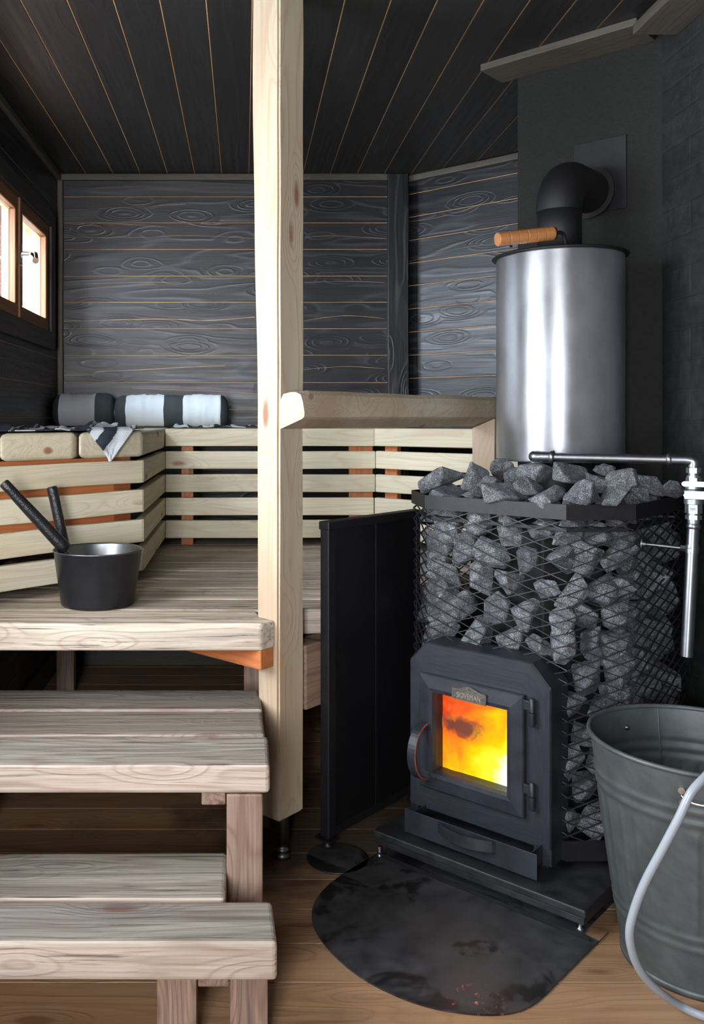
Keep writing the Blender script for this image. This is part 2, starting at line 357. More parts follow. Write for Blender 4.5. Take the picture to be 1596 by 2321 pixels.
# ================================================================== ROOM
ZC = 2.35; XL = -.892; XR = 1.264; YB = 4.275; YF = -1.1
def board_wall(name, p0, p1, zs, inward, mat, x_split=None, hole=None, th=.014, gap=.0024, cracks=()):
    """horizontal boards from p0 to p1 (floor points) with seams at heights zs; hole=(x0,x1,z0,z1) along the wall"""
    p0 = Vector((*p0, 0)); p1 = Vector((*p1, 0)); L = (p1-p0).length; d = (p1-p0)/L
    n = Vector((*inward, 0)).normalized()
    Mx = Matrix((d, -n, Vector((0, 0, 1)))).transposed().to_4x4(); Mx.translation = p0   # local y>0 is behind the surface
    mb = MB()
    def seg(x0, x1, z0, z1):
        mb.box(x0, x1, 0, th, z0+gap/2, z1-gap/2, .0015, Mx, 0, 0, seg=1)
    holes = [] if hole is None else (hole if isinstance(hole, list) else [hole])
    def split(z0, z1, piece):
        hs_ = sorted(h for h in holes if z1 > h[2]+1e-6 and z0 < h[3]-1e-6); x = 0
        for h in hs_:
            if h[0] > x: piece(x, h[0], z0, z1)
            if z0 < h[2]: piece(h[0], h[1], z0, h[2])
            if z1 > h[3]: piece(h[0], h[1], h[3], z1)
            x = h[1]
        if x < L: piece(x, L, z0, z1)
    for i in range(len(zs)-1): split(zs[i], zs[i+1], seg)
    split(zs[0], zs[-1], lambda x0, x1, z0, z1: mb.box(x0, x1, .0022, .12, z0, z1, 0, Mx, 1, 0))
    for (pts, wd) in cracks:
        ps = smooth_path([Vector((x, -.0006, z)) for x, z in pts], 10)
        up = [p+Vector((0, 0, wd*(.4+.9*abs(noise.noise(p*9))))) for p in ps]
        mb.rings([ps, up], mi=1, close=False, M=Mx)
    return struct(mb.build(name, [mat, M['raw']], fix=False))
def zrow(seams, pitch):
    a = sorted(seams)
    while a[0] > 0: a.insert(0, a[0]-pitch)
    while a[-1] < ZC: a.append(a[-1]+pitch)
    a[0] = 0; a[-1] = ZC
    return a
def zb(py): return CH-(py-CY)/FPX*YB
seams = [zb(y) for y in (446, 505, 565, 625.6, 685, 745, 805, 867, 928)]
def ck(l): return [((px-CX)/FPX*YB-XL, zb(py)) for px, py in l]
cr = [(ck([(137, 477), (250, 472), (420, 463)]), .0012), (ck([(137, 538), (300, 539), (440, 534), (578, 541)]), .0014),
      (ck([(137, 646), (220, 643), (350, 640), (410, 641)]), .0016), (ck([(137, 729), (240, 726), (380, 724), (470, 727), (578, 719)]), .003),
      (ck([(135, 851), (205, 850), (225, 843), (330, 838), (420, 833), (510, 829)]), .003), (ck([(300, 880), (430, 885), (578, 892)]), .0022),
      (ck([(690, 538), (760, 535), (875, 541)]), .0014), (ck([(690, 727), (780, 716), (872, 722)]), .002), (ck([(690, 838), (780, 831), (872, 836)]), .0018),
      (ck([(690, 640), (800, 638), (872, 641)]), .0012)]
XB1 = (878-CX)/FPX*YB
board_wall('wall_back', (XL, YB), (XB1+.02, YB), zrow(seams, .1262), (0, -1), M['dark'], cracks=cr)
# corner board between back wall and angled wall
PC = Vector((.776, 4.344))
mb = MB(); mb.box(XB1, PC.x+.012, YB-.02, YB+.12, 0, ZC, .004, None, 0, 2, 10, .004, 4); struct(mb.build('trim_1', M['dark']))
# angled wall
AE = PC+Vector((.731, -.682))*.69
def za(py, px=930):
    Y = 4.33; return CH-(py-CY)/FPX*Y
board_wall('wall_angled', PC, AE, zrow([za(y) for y in (493.8, 546, 597.7, 648.6, 700.8, 753, 805.7, 857.7, 909)], .1115), (-.682, -.731), M['dark'],
           cracks=[([(.0, 2.135), (.12, 2.128), (.25, 2.133), (.4, 2.15)], .0012), ([(0, 1.94), (.1, 1.945), (.3, 1.967), (.5, 1.968)], .001)])
# left wall with its window opening (local x runs towards the back)
WY0, WY1, WZ0, WZ1 = 2.90, 4.03, 1.56, 2.055
LY0, LY1, LZ0, LZ1 = .85, 2.15, .80, 2.00        # unseen larger window, added further forward for light from the left
board_wall('wall_left', (XL, YF), (XL, YB+.02), zrow([1.183, 1.329, 1.465, 1.60], .1435), (1, 0), M['dark'], hole=[(WY0-YF, WY1-YF, WZ0, WZ1), (LY0-YF, LY1-YF, LZ0, LZ1)],
           cracks=[([(4.3, 1.40), (4.6, 1.405), (5.1, 1.41)], .001)])
# right wall: painted bricks
mb = MB(); mb.box(XR, XR+.12, YF, 3.95, 0, ZC, 0)
for i in range(len(mb.v)): p = mb.v[i]; mb.wc[i] = Vector((p.y, p.z, 0))
struct(mb.build('wall_right', M['brick']))
# front wall behind the camera, with a glazed opening that lets daylight in
OX0, OX1, OZ0, OZ1 = -.86, -.14, .55, 1.95
board_wall('wall_front', (XR, YF), (XL, YF), zrow([1.183], .1435), (0, 1), M['dark'], hole=(XR-OX1, XR-OX0, OZ0, OZ1))
# floor
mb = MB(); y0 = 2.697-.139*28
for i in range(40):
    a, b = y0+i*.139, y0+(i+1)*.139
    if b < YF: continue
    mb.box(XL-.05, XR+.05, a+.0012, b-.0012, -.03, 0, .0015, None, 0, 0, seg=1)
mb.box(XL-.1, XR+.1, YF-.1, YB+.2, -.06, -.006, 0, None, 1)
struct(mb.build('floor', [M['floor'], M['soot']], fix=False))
# ceiling
mb = MB()
for k in range(-7, 12):
    x0 = -.107+.1298*k
    mb.box(x0+.0015, x0+.1298-.0015, YF-.05, YB+.3, ZC, ZC+.016, .0015, None, 0, 1, seg=1)
mb.box(XL-.15, XR+.2, YF-.1, YB+.4, ZC+.002, ZC+.05, 0, None, 1)
pts = [Vector((.022+.10+.02*sin(i*.9)+.01*noise.noise(Vector((i*.7, 0, 0)))*2, 2.3+i*.11, ZC-.0006)) for i in range(17)]
wd = [Vector((.003*(.3+abs(noise.noise(Vector((i*.6, 3, 0))))*2.2), 0, 0)) for i in range(17)]
mb.rings([pts, [p+w for p, w in zip(pts, wd)]], mi=1, close=False)
struct(mb.build('ceiling', [M['darkceil'], M['raw']], fix=False))
# trims
def trim(n, fn, mat='trim'):
    mb = MB(); fn(mb); return struct(mb.build('trim_%d' % n, M[mat]))
trim(2, lambda b: b.box(XL, XB1, YB-.022, YB, ZC-.032, ZC, .006, None, 0, 0, 8, .002))
trim(3, lambda b: b.box(XL, XL+.022, YF, YB-.022, ZC-.035, ZC, .006, None, 0, 1, 8, .002))
trim(4, lambda b: b.box(XL, XL+.028, YB-.028, YB, 1.14, ZC-.032, .008, None, 0, 2, 10, .003))
Fa = frame((PC.x, PC.y, 0), (.731, -.682, 0))
trim(5, lambda b: b.box(.0, .69, -.025, 0, ZC-.030, ZC, .006, Fa, 0, 0, 8, .003))
struct(MB().box(XL, XL+.02, YF, YB, 0, .085, .004, None, 0, 1).build('baseboard_left', M['trim']))
struct(MB().box(XL+.02, XB1, YB-.018, YB, 0, .085, .004, None, 0, 0).build('baseboard_back', M['trim']))

# chimney block
CA0, CA1, CQ = QA(1172, 2.824), QA(1500, 2.824), 2.824
p = [(CA0, CQ), (CA1+.02, CQ), (CA1+.02, CQ+.55), (CA0, CQ+.55)]
# keep the block inside the room shell: left side turns parallel to the flue and meets the angled wall
mb = MB(); mb.prism(p, 0, ZC, .006, MS, 0, 2); ch = mb.build('wall_chimney', M['plaster']); struct(ch)
# boards framing the chimney at the ceiling
mb = MB(); mb.box(CA0-.055, CA1-.02, CQ-.15, CQ, ZC-.022, ZC, .002, MS, 0, 0); struct(mb.build('trim_6', M['trim']))
mb = MB(); mb.box(XR-.13, XR, YF, 2.60, ZC-.052, ZC-.022, .003, None, 0, 1); struct(mb.build('trim_7', M['trim']))

# ---------------- window_1 (left wall)
win = bpy.data.objects.new('window_1', None); COL.objects.link(win); win.location = (XL, 3.46, WZ0); win['_w'] = (XL, 3.46, WZ0); struct(win)
def rect_frame(mb, y0, y1, z0, z1, w, x0, x1, bev=.003, mi=0, wb=None):
    wb = wb or w
    mb.box(x0, x1, y0, y1, z1-w, z1, bev, None, mi, 1); mb.box(x0, x1, y0, y1, z0, z0+wb, bev, None, mi, 1)
    mb.box(x0, x1, y0, y0+w, z0+wb, z1-w, bev, None, mi, 2); mb.box(x0, x1, y1-w, y1, z0+wb, z1-w, bev, None, mi, 2)
mb = MB(); rect_frame(mb, WY0-.10, WY1+.09, WZ0-.065, WZ1+.07, .075, XL, XL+.02); tag(mb.build('casing', M['casing'], win), 'grey stained casing boards around the window')
mb = MB(); rect_frame(mb, WY0, WY1, WZ0, WZ1, .012, XL-.02, XL+.008); mb.build('window_frame', M['sash'], win)
for a, b in ((2.912, 3.485), (3.495, 4.018)):
    m2 = MB(); rect_frame(m2, a, b, WZ0+.012, WZ1-.012, .052, XL-.016, XL+.012, .004)
    s1 = m2.build('sash', M['sash'], win)
    m2 = MB(); rect_frame(m2, a+.052, b-.052, WZ0+.064, WZ1-.064, .004, XL-.032, XL-.014, .001); m2.build('glazing_rebate', M['jamb'], s1)
    m2 = MB(); m2.box(XL-.008, XL-.004, a+.05, b-.05, WZ0+.06, WZ1-.06, 0); m2.build('pane', M['glass'], s1)
m2 = MB(); m2.box(XL+.010, XL+.020, 3.473, 3.507, WZ0+.012, WZ1-.012, .003, None, 0, 2); m2.build('meeting_stile', M['sash'], win)
# depth of the wall outside the sashes
a, b = 2.94, 3.99
m2 = MB(); rect_frame(m2, a, b, WZ0+.03, WZ1-.03, .012, XL-.055, XL-.032, .001); m2.build('outer_sash', M['white'], win)
m2 = MB(); rect_frame(m2, a-.01, b+.01, WZ0+.02, WZ1-.02, .02, XL-.078, XL-.055, .001); m2.build('outer_frame', M['jamb'], win)
m2 = MB(); rect_frame(m2, a-.01, b+.01, WZ0+.02, WZ1-.02, .02, XL-.15, XL-.078, .001); m2.box(XL-.15, XL-.06, 3.46, 3.50, WZ0+.03, WZ1-.03, .002, None, 0, 2); m2.build('outer_casing', M['redjamb'], win)
# handle on the meeting stile
hp = A(32, 583, .892*2020/521)
m2 = MB(); m2.box(XL+.020, XL+.026, 3.462, 3.486, 1.775, 1.86, .003); m2.tube([(XL+.026, 3.474, 1.822), (XL+.055, 3.474, 1.822)], .008)
m2.tube([(XL+.055, 3.468, 1.824), (XL+.058, 3.56, 1.826)], [.008, .008])
h = m2.build('window_handle', M['chrome'], win)
m2 = MB(); m2.tube([(XL+.058, 3.555, 1.833), (XL+.085, 3.45, 1.79)], [.012, .0125], 16); tag(m2.build('grip', M['chrome'], h), 'round grip end of the window handle')

# ================================================================== LIGHT
w = bpy.data.worlds.new('sky'); scene.world = w; w.use_nodes = True
nt = w.node_tree; bg = nt.nodes['Background']; bg.inputs[0].default_value = (.78, .88, 1., 1); bg.inputs[1].default_value = 7.0
def area(name, loc, rot, sx, sy, e, col, spread=pi):
    l = bpy.data.lights.new(name, 'AREA'); l.shape = 'RECTANGLE'; l.size = sx; l.size_y = sy; l.energy = e; l.color = col; l.spread = spread
    o = bpy.data.objects.new(name, l); COL.objects.link(o); o.location = loc; o.rotation_euler = rot; return o
def plain_window(n, Mx, w_, h_):
    wn = bpy.data.objects.new('window_%d' % n, None); COL.objects.link(wn); wn.location = Mx.translation; wn['_w'] = tuple(Mx.translation); struct(wn)
    mb = MB()
    for bx in ((0, w_, 0, .05), (0, w_, h_-.05, h_), (0, .05, .05, h_-.05), (w_-.05, w_, .05, h_-.05), (w_/2-.03, w_/2+.03, .05, h_-.05)): mb.box(bx[0], bx[1], -.01, .06, bx[2], bx[3], .002, Mx)
    mb.build('window_frame', M['sash'], wn)
    for x0, x1 in ((.05, w_/2-.03), (w_/2+.03, w_-.05)):
        mb = MB(); mb.box(x0, x1, .024, .028, .05, h_-.05, 0, Mx); mb.build('pane', M['glass'], wn)
Ml = Matrix((Vector((0, 1, 0)), Vector((-1, 0, 0)), Vector((0, 0, 1)))).transposed().to_4x4(); Ml.translation = Vector((XL, LY0, LZ0)); plain_window(2, Ml, LY1-LY0, LZ1-LZ0)  # first one is an unseen window, added to bring in side light
Mf = Matrix((Vector((-1, 0, 0)), Vector((0, -1, 0)), Vector((0, 0, 1)))).transposed().to_4x4(); Mf.translation = Vector((OX1, YF, OZ0)); plain_window(3, Mf, OX1-OX0, OZ1-OZ0)
def look(d): return Vector(d).to_track_quat('-Z', 'Z').to_euler()
E_WIN, E_LEFT, E_FRONT = 300, 58, 145
area('daylight_left_window', (XL-1.0, 2.75, 2.25), look((1, .85, -.42)), 1.6, 1.2, E_WIN, (.76, .86, 1))
area('added_left_window_light', (XL-.17, (LY0+LY1)/2, (LZ0+LZ1)/2), look((1, 0, 0)), LY1-LY0, LZ1-LZ0, E_LEFT, (.95, .97, 1))  # lamp behind the added window, lights front faces from the left
area('daylight_front_opening', ((OX0+OX1)/2, YF-.16, (OZ0+OZ1)/2), look((0, 1, 0)), OX1-OX0, OZ1-OZ0, E_FRONT, (.96, .97, 1))
scene.view_settings.view_transform = 'Standard'; scene.view_settings.look = 'None'
scene.view_settings.gamma = 1; scene.view_settings.use_curve_mapping = False
scene.view_settings.exposure = 0.12
def worn_top(o, mat):
    o.data.materials.append(mat)
    for p in o.data.polygons:
        if p.normal.z > .75: p.material_index = 1
    return o
# ================================================================== BENCHES
ZU, ZL, TH = 1.137, .65, .072
# ---- lower bench
lb = thing('lower_bench', 'long low sauna bench of worn pale planks with a thick front board', 'bench', (-.4, 2.9, 0))
ys = [2.300, 2.467, 2.611, 2.788, 2.944, 3.097, 3.274, 3.442, 3.59, 3.74, 3.92]
aR = -1.60                                 # right end of the planks left of the post line
def xr(y, a): # x on the line of constant a
    q = (y+sin(SA)*a)/cos(SA); return cos(SA)*a+sin(SA)*q
for i in range(len(ys)-1):
    a, b = ys[i]+.003, ys[i+1]-.003
    if i == 0:
        # front board stops at the post with a slanting end cut
        poly = [(XL+.01, a), (.046, a), (.082, 2.338), (.046, 2.372), (.032, 2.388), (.032, b), (XL+.01, b)]
        m2 = MB(); m2.prism(poly, ZL-TH, ZL, .007, None, 0, 0, 3); worn_top(m2.build('front_plank', M['seat'], lb), M['benchtop'])
        poly = [(.17, 2.445), (xr(2.445, -1.56), 2.445), (xr(b+.02, -1.56), b+.02), (.17, b+.02)]
        continue
    e = -1.539
    xa = max(.17, xr(a, e)) if a > 2.44 else .17
    if i == 1:
        poly = [(XL+.01, a), (.030, a), (.098, 2.468), (.150, 2.477), (xr(2.477, e), 2.477), (xr(b, e), b), (XL+.01, b)]
    else:
        poly = [(XL+.01, a), (min(xr(a, e), 1.2), a), (min(xr(b, e), 1.2), b), (XL+.01, b)]
    m2 = MB(); m2.prism(poly, ZL-TH+(.003 if i == 1 else .012), ZL, .005, None, 0, 0, 2); worn_top(m2.build('seat_plank', M['seat'], lb), M['benchtop'])
# joists and legs
m2 = MB(); m2.box(-1.0, 0, 0, .05, -.052, 0, .004, frame((.047, 2.306, ZL-TH), U), 0, 0, 6, .006)
m2.build('joist', M['redpine'], lb)
m2 = MB(); m2.box(-1.60, -1.536, 1.862, 1.93, ZL-.26, ZL-.085, .004, MS, 0, 1); m2.box(-1.64, -1.60, 1.93, 2.9, ZL-.20, ZL-.085, .004, MS, 0, 1); m2.build('joist', M['leg'], lb)
for x, y in ((0, 2.56), (-.80, 2.45), (-.80, 3.8), (.3, 3.8)):
    m2 = MB(); m2.box(x, x+.075, y, y+.05, 0, ZL-TH-.0, .004, None, 0, 2); m2.build('leg', M['leg'], lb)

# ---- post
post = thing('post', 'hewn square timber post reaching from the floor area to the ceiling', 'post', S(-1.577, 1.803, 0))
def wp(p):
    t = p.z
    d = .006*sin(t*2.1+.4)+.005*noise.noise(Vector((t*1.7, 4, 0)))
    q = p.copy()
    if p.x < -1.577: q.x += d - (.010 if t > 1.2 else 0)*min(1, (t-1.2)*1.2 if t > 1.2 else 0)
    q.x += .003*noise.noise(Vector((t*3, p.y*20, 1))); q.y += .003*noise.noise(Vector((t*3, 1, p.x*20)))
    return q
bm = bmesh.new(); bmesh.ops.create_cube(bm, size=1)
for v in bm.verts: v.co = Vector((-1.577+v.co.x*.082, 1.803+v.co.y*.104, (ZC+.123)/2+v.co.z*(ZC-.123)))
bmesh.ops.bevel(bm, geom=bm.edges[:], offset=.006, segments=2, affect='EDGES')
es = [e for e in bm.edges if abs(e.verts[0].co.z-e.verts[1].co.z) > 1]
bmesh.ops.subdivide_edges(bm, edges=es, cuts=40)
m2 = MB(); m2.bm(bm, 0, False, MS, 2, None, wp); m2.build('timber', M['post'], post)
fc_ = S(-1.577, 1.803)
m2 = MB(); m2.lathe([(0.0175, .135), (.0175, .040), (.013, .038), (.013, .03), (.018, .028), (.019, .022), (.015, .018), (.022, .012), (.022, .003), (.018, 0), (0, 0)], 20, T(fc_.x+.006, fc_.y, 0)); tag(m2.build('steel_foot', M['steel'], post), 'short steel adjusting foot under the post')

# ---- handrail beam + far upright
rail = thing('bench_rail', 'thick hand hewn timber rail bolted to the post beside the stove', 'rail', S(-1.49, 2.3, 1.1))
n = 26; rr = []
for i in range(n+1):
    q = 1.751+(2.86-1.751)*i/n
    w1 = .004*noise.noise(Vector((q*5, 0, 3))); w2 = .005*noise.noise(Vector((q*4, 9, 3)))
    zt = 1.252+w1; zf = 1.184+w2*.6
    cb = .014 if i == 0 else 0
    pr = [(-1.536+cb*.4, 1.150+.002), (-1.536+cb*.3, 1.225-.0), (-1.52, 1.243), (-1.497, zt-.001-cb*.3), (-1.478, zt-cb*.4), (-1.462, zt-.012), (-1.455, zt-.03), (-1.449+w2*.4, zf+.01), (-1.45, zf), (-1.458, zf-.006)]
    rr.append([S(a_, q+(0 if i else 0), z_) for a_, z_ in pr])
off = Vector((3, 8, 2)); L = [[Vector((1.751+(2.86-1.751)*i/n, p.z, p.x))+off for p in r] for i, r in enumerate(rr)]
m2 = MB(); m2.rings(rr, capA=True, capB=True, wc=[x for r in L for x in r]); m2.build('beam', M['post'], rail)
m2 = MB(); m2.prism([(-1.536, 2.755), (-1.452, 2.755), (-1.452, 2.84), (-1.536, 2.84)], 0, 1.149, .003, MS, 0, 2)
for i, p_ in enumerate(m2.v):     # upper end follows the bevel under the beam
    if p_.z > 1.1:
        a_ = p_.dot(U); m2.v[i] = Vector((p_.x, p_.y, p_.z+.034*(a_+1.536)/.084-.003))
m2.build('upright', M['post'], rail)

# ---- upper bench with slatted front
ub = thing('upper_bench', 'high sauna bench of pale timber with a slatted front in four runs', 'bench', (-.3, 3.8, .6))
EC = (-.328, 2.906)
rows = [(ZU-.0, ZU-.073)] + [(CH-t_, CH-t_-.073) for t_ in (.137, .233, .330, .424)]
th = .028
# seat planks of the left wing run towards the back wall, their ends cut along the diagonal
for k, (x0, x1) in enumerate(((-.885, -.705), (-.698, -.515), (-.508, -.330))):
    ya = EC[1]+(x0-EC[0])*1.0; yb_ = EC[1]+(x1-EC[0])*1.0
    m2 = MB(); m2.prism([(x0, ya), (x1, yb_), (x1, YB-.03), (x0, YB-.03)], ZU-.082, ZU, .016, None, 0, 1, 4, sm=False)
    m2.build('seat_plank', M['pine'], ub)
xC = .544; aE = -1.53
qf = xC*sin(SA)+3.7*cos(SA)
aC = xC*cos(SA)-3.7*sin(SA)
for k, (y0_, y1_) in enumerate(((3.728, 3.87), (3.876, 4.05), (4.056, 4.245))):
    m2 = MB(); xa_ = xC+.0*k
    m2.prism([(-.322, y0_), (xC+.01+.42*(y0_-3.7), y0_), (xC+.01+.42*(y1_-3.7), y1_), (-.322, y1_)], ZU-.06, ZU-.001, .005, None, 0, 0); m2.build('seat_plank', M['pine'], ub)
for k in range(3):
    q0_ = qf+.03+k*.145; m2 = MB()
    m2.prism([(aC+.01-.42*(q0_-qf), q0_), (min(aE+.05, (1.25-sin(SA)*q0_)/cos(SA)), q0_), (min(aE+.05, (1.25-sin(SA)*(q0_+.14))/cos(SA)), q0_+.14), (aC+.01-.42*(q0_+.14-qf), q0_+.14)], ZU-.06, ZU-.001, .005, MS, 0, 0); m2.build('seat_plank', M['pine'], ub)
Fd = frame((EC[0], EC[1], 0), (1, 1, 0))      # diagonal face: local x along, y into the bench
for i, (zt, zb_) in enumerate(rows):
    j = rnd.uniform(-.004, .004)
    if i > 0:
        m2 = MB(); m2.box(-.73, .0, 0, th, zb_, zt, .004, Fd, 0, 0, 6, .003); m2.build('slat', M['pine'], ub)
        m2 = MB(); m2.prism([(EC[0]-th, EC[1]+.0), (EC[0]+.001, EC[1]+.002), (EC[0]+.001, 3.7), (EC[0]-th, 3.7)], zb_, zt, .003, None, 0, 1); m2.build('slat', M['pine'], ub)
    m2 = MB(); m2.box(-.326, xC+j, 3.7, 3.7+th, zb_, zt, .003, None, 0, 0, 5, .002); m2.build('slat', M['pine'], ub)
    m2 = MB(); m2.box(aC+j-(.012 if i == 0 else 0), aE+.09, qf, qf+th, zb_+.001, zt+.001, .004, MS, 0, 0, 5, .002); m2.build('slat', M['pine'], ub)
# orange boards and studs behind the slats
m2 = MB(); m2.box(-.73, -.03, th, th+.022, ZU-.30, ZU-.082, .002, Fd, 0, 0)
m2.box(-.73, -.03, th, th+.022, ZL+.05, ZL+.07, .001, Fd, 0, 0); m2.build('backing_board', M['redpine'], ub)
for x_ in (-.262, .44, .49):
    m2 = MB(); m2.box(x_, x_+.05, 3.73, 3.755, ZL, ZU-.06, .002, None, 0, 2); m2.build('stud', M['redpine'], ub)
for a_ in (aC+.03, aE-.12):
    m2 = MB(); m2.box(a_, a_+.06, qf+th, qf+th+.03, ZL-.4, ZU-.06, .002, MS, 0, 2); m2.build('stud', M['redpine'], ub)
m2 = MB(); m2.box(-.10, -.03, th, th+.04, ZL, ZU-.08, .002, Fd, 0, 2); m2.build('stud', M['redpine'], ub)

# ================================================================== STEPS
def step(name, label, ztop, th_, rowsY, xr_, legs, rails, xl=-.87):
    y0_ = rowsY[0][0]
    t_ = thing(name, label, 'step', (-.4, y0_+.2, 0), 'worn wooden steps up to the lower bench')
    for k, (a_, b_, xe0, xe1) in enumerate(rowsY):
        m2 = MB(); m2.prism([(xl, a_), (xe0, a_), (xe1, b_), (xl, b_)], ztop-(th_ if k == 0 else th_*.8), ztop-(0 if k == 0 else .002), .0095, None, 0, 0, 3)
        # slight wear on the front edge
        for i, p_ in enumerate(m2.v): m2.v[i] = p_+Vector((0, .003*noise.noise(Vector((p_.x*6, k, 2))), .002*noise.noise(Vector((p_.x*5, p_.y*9, 7)))))
        worn_top(m2.build('front_plank' if k == 0 else 'tread_plank', M['step'], t_), M['steptop'])
    for l in legs: m2 = MB(); m2.box(*l, .003, None, 0, 2); m2.build('leg', M['leg'], t_)
    for l in rails: m2 = MB(); m2.box(*l, .003, None, 0, 1); m2.build('rail', M['leg'], t_)
    return t_
zA = .44; zB = .22
step('step_bench', 'upper grey worn wooden step, nearest the lower bench', zA, .062,
     [(1.90, 2.080, .0555, .056), (2.090, 2.260, .050, .045), (2.271, 2.44, .048, .042)], .055,
     [(-.037, .040, 1.868+.03, 1.972, 0, zA-.062), (-.037, .030, 2.30, 2.36, 0, zA-.05), (-.86, -.79, 1.92, 1.99, 0, zA-.062), (-.86, -.79, 2.30, 2.36, 0, zA-.05)],
     [(-.092, -.040, 1.93, 2.42, zA-.098, zA-.062), (-.79, -.74, 1.93, 2.42, zA-.098, zA-.062)])
step('step_bench', 'lowest wooden step in front, grey on top with a pale edge', zB, .074,
     [(1.636, 1.774, .0615, .056), (1.786, 1.975, -.037, -.037)], .06,
     [(-.162, -.088, 1.655, 1.71, 0, zB-.074), (-.026, .0445, 1.655, 1.71, 0, zB-.074), (-.10, -.045, 1.93, 1.97, 0, zB-.06), (-.86, -.79, 1.66, 1.72, 0, zB-.074), (-.86, -.79, 1.9, 1.96, 0, zB-.06)],
     [(-.086, -.028, 1.66, 1.96, zB-.10, zB-.074), (-.79, -.74, 1.66, 1.96, zB-.10, zB-.074)])
# ================================================================== LOYLY BUCKET AND LADLES
bc = Vector((-.417, 2.545, ZL))
bk = thing('water_bucket', 'black steel sauna bucket standing on the lower bench', 'bucket', bc)
m2 = MB(); m2.lathe([(0, .001), (.098, .001), (.103, .004), (.105, .010), (.1245, .152), (.126, .1545)], 64, T(*bc)); m2.build('shell', M['bucketblack'], bk)
m2 = MB(); m2.lathe([(.126, .1545), (.1275, .156), (.1265, .158), (.1235, .157), (.122, .153), (.1015, .014), (0, .012)], 64, T(*bc)); tag(m2.build('liner', M['steel'], bk), 'bright steel inside and rim of the bucket')
def ladle(label, top, bot, r0, r1, bowl):
    top = Vector(top); bot = Vector(bot); d = (bot-top).normalized()
    t_ = thing('ladle', label, 'ladle', bowl, 'ladles in the bucket')
    m2 = MB(); n = 14
    ps = [top+(bot-top)*i/n for i in range(n+1)]; rs = [r0+(r1-r0)*i/n for i in range(n+1)]
    ps = [top-d*.004]+ps+[bot+d*.003]; rs = [r0*.8]+rs+[r1*.85]
    m2.tube(ps, rs, 18); m2.build('handle', M['leather'], t_)
    m2 = MB(); e = Vector(bowl)+Vector((0, 0, .03)); m2.tube(smooth_path([bot-d*.01, bot+d*.03, (bot+d*.05)*.5+e*.5, e], 5), .0035, 8)
    m2.lathe([(0, 0), (.022, .002), (.034, .014), (.038, .030), (.036, .030), (.032, .015), (.02, .005), (0, .003)], 24, T(*bowl)); m2.build('bowl', M['steel'], t_)
    return t_
Ya, Yb_ = 2.47, 2.535
ladle('ladle with long dark handle leaning far out to the left of the bucket', A(10, 1096, 2.44), A(148, 1244, 2.50), .0145, .0195, (-.425, 2.53, ZL+.016))
ladle('ladle with hammered dark handle standing nearly upright in the bucket', A(118, 1106, 2.59), A(146, 1236, 2.585), .0155, .0155, (-.40, 2.58, ZL+.05))

# ================================================================== ROLLED CUSHIONS
def roll(name, label, x0, x1, y, r, mat, base, squash=.9, seed=1, tilt=0.):
    n, k = 60, 40; rg = []; wc = []
    for i in range(n+1):
        u_ = i/n; x = x0+(x1-x0)*u_
        e = min(u_, 1-u_)*(x1-x0)/r
        f = min(1, sqrt(max(0, 1-(1-min(1, e/.55))**2))) if e < .55 else 1
        f = .02+.98*f**.8
        ring = []
        for j in range(k):
            a = 2*pi*j/k; p_ = Vector((u_*6, cos(a)*1.2, sin(a)*1.2+seed*9))
            rr = r*f*(1+.09*noise.noise(p_*.8)+.02*noise.noise(Vector((u_*40, a*1.2, seed*3)))+.06*noise.noise(Vector((u_*22, cos(a)*.7, seed)))*(.4+.6*abs(sin(a))))
            z = rr*sin(a)*squash; z = max(z, -r*squash*.86)
            ring.append(Vector((x, y+rr*cos(a)+tilt*(u_-.5), base+r*squash*.86+z))); wc.append(Vector((u_+.006*noise.noise(p_*2), a*r, 0)))
        rg.append(ring)
    m2 = MB(); m2.rings(rg, sm=True, capA=True, capB=True, wc=wc)
    o = m2.build(name, M[mat], None, (0.5*(x0+x1), y, base))
    return tag(o, label, 'cushion')
def X_(px, Y): return (px-CX)/FPX*Y
roll('rolled_cushion', 'grey and charcoal striped bolster in the corner of the upper bench', X_(119, 4.13), X_(263, 4.13)-.0, 4.15, .088, 'roll1', ZU+.006, .93, 1)
roll('rolled_cushion', 'white and charcoal striped bolster beside the post on the upper bench', X_(258, 4.02), X_(520, 4.02), 4.03, .082, 'roll2', ZU+.006, .93, 2)
# ================================================================== TOWELS
def sheet(name, label, fn, nu, nv, mat, loc, stripe, thick=.0035):
    top = []; wc = []
    for i in range(nu+1):
        r = []
        for j in range(nv+1):
            p_ = fn(i/nu, j/nv); r.append(p_); wc.append(Vector(stripe(i/nu, j/nv)))
        top.append(r)
    m2 = MB(); m2.rings(top, close=False, sm=True, wc=wc)
    o = m2.build(name, M[mat], None, loc)
    md = o.modifiers.new('thick', 'SOLIDIFY'); md.thickness = thick; md.offset = 1
    return o
def wr(x, y, s=1., sd=0.):
    n_ = noise.noise(Vector((x*9+sd, y*5, sd)))*.6+noise.noise(Vector((x*22, y*14+sd, sd)))*.4
    return max(0, n_)**1.2*.062*s
def fA(u_, v_):
    X = -.865+u_*.50; Y = EC[1]+(X-EC[0])+.006+v_*(.62-.25*u_)
    edge = min(1, v_*9)
    return Vector((X, Y, ZU+.005+wr(X, Y, 1.1, 3)*(.35+.65*edge)))
o = sheet('towel', 'navy and white striped towel crumpled on the left wing of the upper bench', fA, 70, 60, 'towel', (-.6, 3., ZU), lambda u_, v_: ((u_*2.6+.15*v_) % 1, v_*.6, u_*.5))
tag(o, 'x', 'towel')
